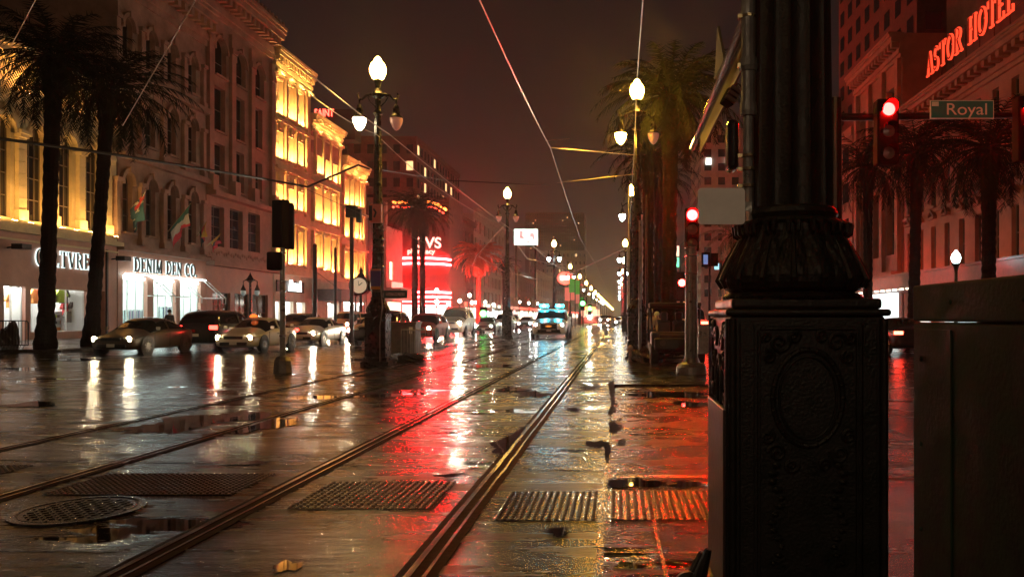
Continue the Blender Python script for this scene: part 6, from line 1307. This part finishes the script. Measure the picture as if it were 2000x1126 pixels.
for k in range(24):
    a = k * math.pi / 12; mb.lathe([(.001, -.012), (.013, -.003), (.001, .01)], 6, (.145 * math.cos(a), yf - .004, 1.16 + .20 * math.sin(a)), axis='y')
xf = -W2 - .004
ring(mb, (xf, 0, 1.15), .085, .17, .012, ax='x'); ring(mb, (xf, 0, 1.15), .06, .135, .008, ax='x')
for s_ in (-1, 1):
    for (y, z, r, a0) in ((.10, 1.40, .05, 0), (.15, 1.30, .04, 2), (.16, .98, .04, 1), (.1, .9, .045, 3), (.2, 1.44, .035, 1), (.2, 1.15, .03, 1), (.05, .82, .03, 1), (.16, .84, .03, 1)): scroll(mb, (xf, s_ * y, z), r, s_, 'x', .014, a0=a0)
    mb.tube([(xf, s_ * .24, .5), (xf, s_ * .24, 1.45)], .012, 6)
fixn(mb.build('ornament', M_IRONF, t))
leaf = lambda th, z: 1 + (.085 * abs(math.sin(th * 8)) + .03 * abs(math.sin(th * 24 + z * 30))) * max(0, min(1, (1.98 - z) * 6)) * (.6 + .4 * math.sin(z * 22))
prof = [(.292, 1.575), (.30, 1.585), (.285, 1.60), (.265, 1.605), (.295, 1.62), (.308, 1.645), (.31, 1.675), (.297, 1.71), (.272, 1.75), (.25, 1.79), (.235, 1.83), (.225, 1.87), (.222, 1.90), (.232, 1.915), (.225, 1.925), (.195, 1.935), (.205, 1.955), (.20, 1.975), (.188, 1.985)]
pr2 = []
for i in range(len(prof) - 1):
    for k in range(3): f = k / 3; pr2.append((prof[i][0] + (prof[i + 1][0] - prof[i][0]) * f, prof[i][1] + (prof[i + 1][1] - prof[i][1]) * f))
pr2.append(prof[-1])
mb = MB(); mb.lathe(pr2, 160, mod=leaf)
for k in range(16):
    a = k * math.pi / 8 + .2; c = Vector((math.cos(a), math.sin(a), 0)); b = c.cross(Vector((0, 0, 1)))
    for s_ in (-1, 1): mb.tube([c * .232 + Vector((0, 0, 1.91)) + b * s_ * .015, c * .262 + Vector((0, 0, 1.90)) + b * s_ * .02, c * .258 + Vector((0, 0, 1.865)) + b * s_ * .02, c * .24 + Vector((0, 0, 1.85)) + b * s_ * .01], [.014, .012, .010, .006], 6)
    mb.tube([c * .245 + Vector((0, 0, 1.84)), c * .30 + Vector((0, 0, 1.74)), c * .335 + Vector((0, 0, 1.66)), c * .315 + Vector((0, 0, 1.625))], [.008, .012, .015, .01], 6)
fixn(mb.build('leafy_bell', M_IRONF, t))
mb = MB(); mb.lathe([(.186 - .0000 * i - .013 * (z - 1.98), z) for i, z in enumerate([1.98 + q * .1 for q in range(30)] + [5.5, 7.5])], 168, mod=lambda th, z: 1 - .10 * abs(math.sin(th * 7)) ** .6); fixn(mb.build('fluted_shaft', M_IRONF, t))
mb = MB(); zt = 8.35; mb.lathe([(.085, zt - .8), (.16, zt + .04), (.19, zt + .12), (.12, zt + .2), (.07, zt + .3), (.12, zt + .52), (.12, zt + .56)], 16)
for s_ in (-1, 1): mb.tube([(s_ * a, 0, zt + b) for a, b in ((.05, .05), (.2, .12), (.36, .08), (.48, -.04), (.58, -.02), (.56, -.5))], .04, 8)
mb.build('crosshead', M_POST, t); acorn((0, 0, 8.9), M_GLOBE, t)
# side hatch plate and the scroll foot at lower left
mb = MB(); mb.box(-.352, -.328, -.285, .26, .0, 1.11); bevel(mb.build('side_hatch', mat('brown_painted_steel', (.045, .026, .022), .4, .2, var=.3, vs=6, bump=.2, bs=30), t), .006)
mb = MB(); mb.tube([(-.47, -.25, .0), (-.475, -.25, .3), (-.46, -.25, .42), (-.43, -.25, .50)], [.05, .045, .035, .02], 8); mb.tube([(-.44, -.3, .15), (-.45, -.3, .42), (-.415, -.3, .53)], [.03, .03, .015], 8); scroll(mb, (-.50, -.27, .36), .06, 1, 'y', .022); mb.build('scroll_foot', M_IRONF, t)
# conduit, straps, sign back, signal seen edge on
mb = MB(); xc = -.205; mb.tube([(xc, -.04, 1.9), (xc, -.04, 2.42)], .024, 12); mb.tube([(xc, -.04, 2.42), (xc - .0, -.04, 2.44), (xc, -.04, 4.6)], .032, 12); mb.lathe([(.036, 2.40), (.04, 2.42), (.036, 2.46)], 12, (xc, -.04, 0)); mb.lathe([(.038, 2.60), (.044, 2.62), (.038, 2.66)], 12, (xc, -.04, 0)); mb.build('conduit', M_GALV, t)
for z in (2.08, 2.155, 2.215, 2.62, 2.84): mb = MB(); mb.lathe([(.034, 0), (.035, .012)], 14, (xc, -.04, z)); mb.box(xc - .05, xc - .03, -.06, -.03, z - .004, z + .012); mb.build('strap', mat('brass_strap', (.55, .45, .25), .2, .95), t)
mb = MB(); mb.box(xc - .085, xc - .035, -.0, .12, 2.17, 2.40); bevel(mb.build('walk_signal_box', mat('wet_black_box', (.01, .01, .01), .12, coat=.5), t), .02, 3)
c0, c1 = px(1363, 438, 3.3), px(1455, 367, 3.3); sgn = thing('sign_plate', 'blank pale back of a small rounded sign strapped to the foreground post', 'sign', ((c0.x + c1.x) / 2, 3.3, (c0.z + c1.z) / 2))
w2, h2 = (c1.x - c0.x) / 2, (c1.z - c0.z) / 2; q = .016; pts = []
for (sx_, sz_, a0) in ((1, 1, 0), (-1, 1, 90), (-1, -1, 180), (1, -1, 270)):
    for k in range(5): a = R(a0 + 90 * k / 4); pts.append((sx_ * (w2 - q) + q * math.cos(a), sz_ * (h2 - q) + q * math.sin(a)))
mb = MB(); nn = len(pts); mb.add([(x, y, z) for y in (-.0015, .0015) for x, z in pts], [tuple(range(nn)), tuple(range(nn, 2 * nn))[::-1]] + [(i, (i + 1) % nn, nn + (i + 1) % nn, nn + i) for i in range(nn)]); mb.build('plate', mat('aluminium_sign_back', (.92, .86, .82), .55, 0, var=.08, vs=8), sgn)
mb = MB(); mb.box(w2 - .01, w2 + .03, .003, .012, -.02, .02); mb.build('clamp', M_GALV, sgn)
# mast arm stretching away from the post with sign blade and signal head
ma_ = thing('signal_gantry', 'wet glossy mast arm edged with red light, stretching away from the foreground post', 'mast arm', (.82, 3.5, 3.42))
mb = MB(); mb.tube([(0, .1, .0), (0, 5.15, -.03)], [.045, .032], 12); mb.build('arm', mat('wet_arm_paint', (.12, .10, .10), .12, .4, coat=.6), ma_)
mb = MB(); mb.box(.06, .075, 1.9, 4.9, -.14, .03); mb.build('sign_blade', mat('blade_back', (.03, .022, .024), .5), ma_)
mb = MB(); mb.add([(-.02, 2.4, .05), (-.03, 2.9, .05), (-.03, 2.7, .42), (.0, 2.4, .05), (-.01, 2.9, .05), (-.01, 2.7, .42)], [(0, 1, 2), (5, 4, 3), (0, 1, 4, 3), (1, 2, 5, 4), (2, 0, 3, 5)]); mb.build('gusset_plate', MATS['blade_back'], ma_)
mb = MB(); mb.tube([(.08, .9, .0), (.08, .9, -.34)], .014, 8); mb.build('hanger', M_GALV, ma_)
hd_ = thing('hanging_signal', 'small tilted louvred signal head hanging beside the mast arm, catching red and yellow light', 'traffic light', (.66, 4.55, 2.80)); hd_.rotation_euler = (0, .5, .3); hd_.scale = (.62, .62, .5)
mb = MB(); mb.box(-.05, .05, -.05, .09, -.11, .11); bevel(mb.build('housing', M_SIG, hd_), .015)
for k in range(3): mb = MB(); mb.box(-.06, .045, -.09, -.05, -.09 + k * .065, -.05 + k * .065); mb.build('louvre', mat('louvre_metal', (.45, .3, .25), .3, .5), hd_)

# ------------------------------------------------------------ green cabinet at the right edge
t = thing('signal_cabinet', 'tall dark green weathered metal cabinet with an overhanging top, right edge', 'cabinet', (1.8, 3.0, 0))
M_GREENC = mat('weathered_green_paint', (.030, .062, .032), .75, 0, spec=.08, stain=(.014, .028, .016), vs=5, bump=.15, bs=40, var=.25, rv=.12)
a, b = 2.05, 3.74
mb = MB(); mb.box(-.37, .42, a - 3.0, b - 3.0, 0, 1.47); bevel(mb.build('body', M_GREENC, t), .01)
mb = MB(); mb.box(-.3725, .43, a - 3.01, b - 3.0 + .003, 1.476, 1.648); bevel(mb.build('lid', M_GREENC, t), .012, 3)
mb = MB(); y_ = 1500 * 1.43 / 650; mb.box(-.377, -.3705, y_ - 3.0, b - 3.06, .1, 1.44); bevel(mb.build('side_panel', M_GREENC, t), .003, 2); mb = MB(); mb.box(-.374, -.3705, -.82, -.72, .1, 1.44); bevel(mb.build('side_panel', M_GREENC, t), .003, 2)
mb = MB(); mb.tube([(-.39, -.36, 1.44), (-.39, -.36, 1.50)], .006, 8); mb.build('hinge', mat('rusty_hinge', (.3, .15, .03), .4, .6), t)

for i, (yy_, zz_) in enumerate(((-.88, 1.56), (-.3, 1.56), (.3, 1.56), (-.9, 1.30), (-.9, .9), (-.9, .5), (.62, 1.30), (.62, .9), (.62, .5))):
    mb = MB(); mb.lathe([(.012, 0), (.011, -.006), (.004, -.009)], 10, (-.378, yy_, zz_), axis='x'); mb.build('bolt', M_GREENC, t)
mb = MB(); mb.box(-.384, -.3775, -.66, -.60, .92, 1.04); bevel(mb.build('lock_plate', mat('worn_steel', (.2, .19, .17), .4, .8, var=.4, vs=20), t), .003)
# ------------------------------------------------------------ rainy night air
mb = MB(); mb.box(-420, 420, -90, 1410, -1.3, 104)
hz = bpy.data.materials.new('haze_air'); hz.use_nodes = True; nt = hz.node_tree; nt.nodes.clear()
o_ = nt.nodes.new('ShaderNodeOutputMaterial'); pv_ = nt.nodes.new('ShaderNodeVolumePrincipled'); nt.links.new(pv_.outputs[0], o_.inputs['Volume'])
pv_.inputs['Color'].default_value = (.9, .86, .84, 1); pv_.inputs['Density'].default_value = .0006; pv_.inputs['Anisotropy'].default_value = .82
h = mb.build('haze', hz); h['kind'] = 'stuff'
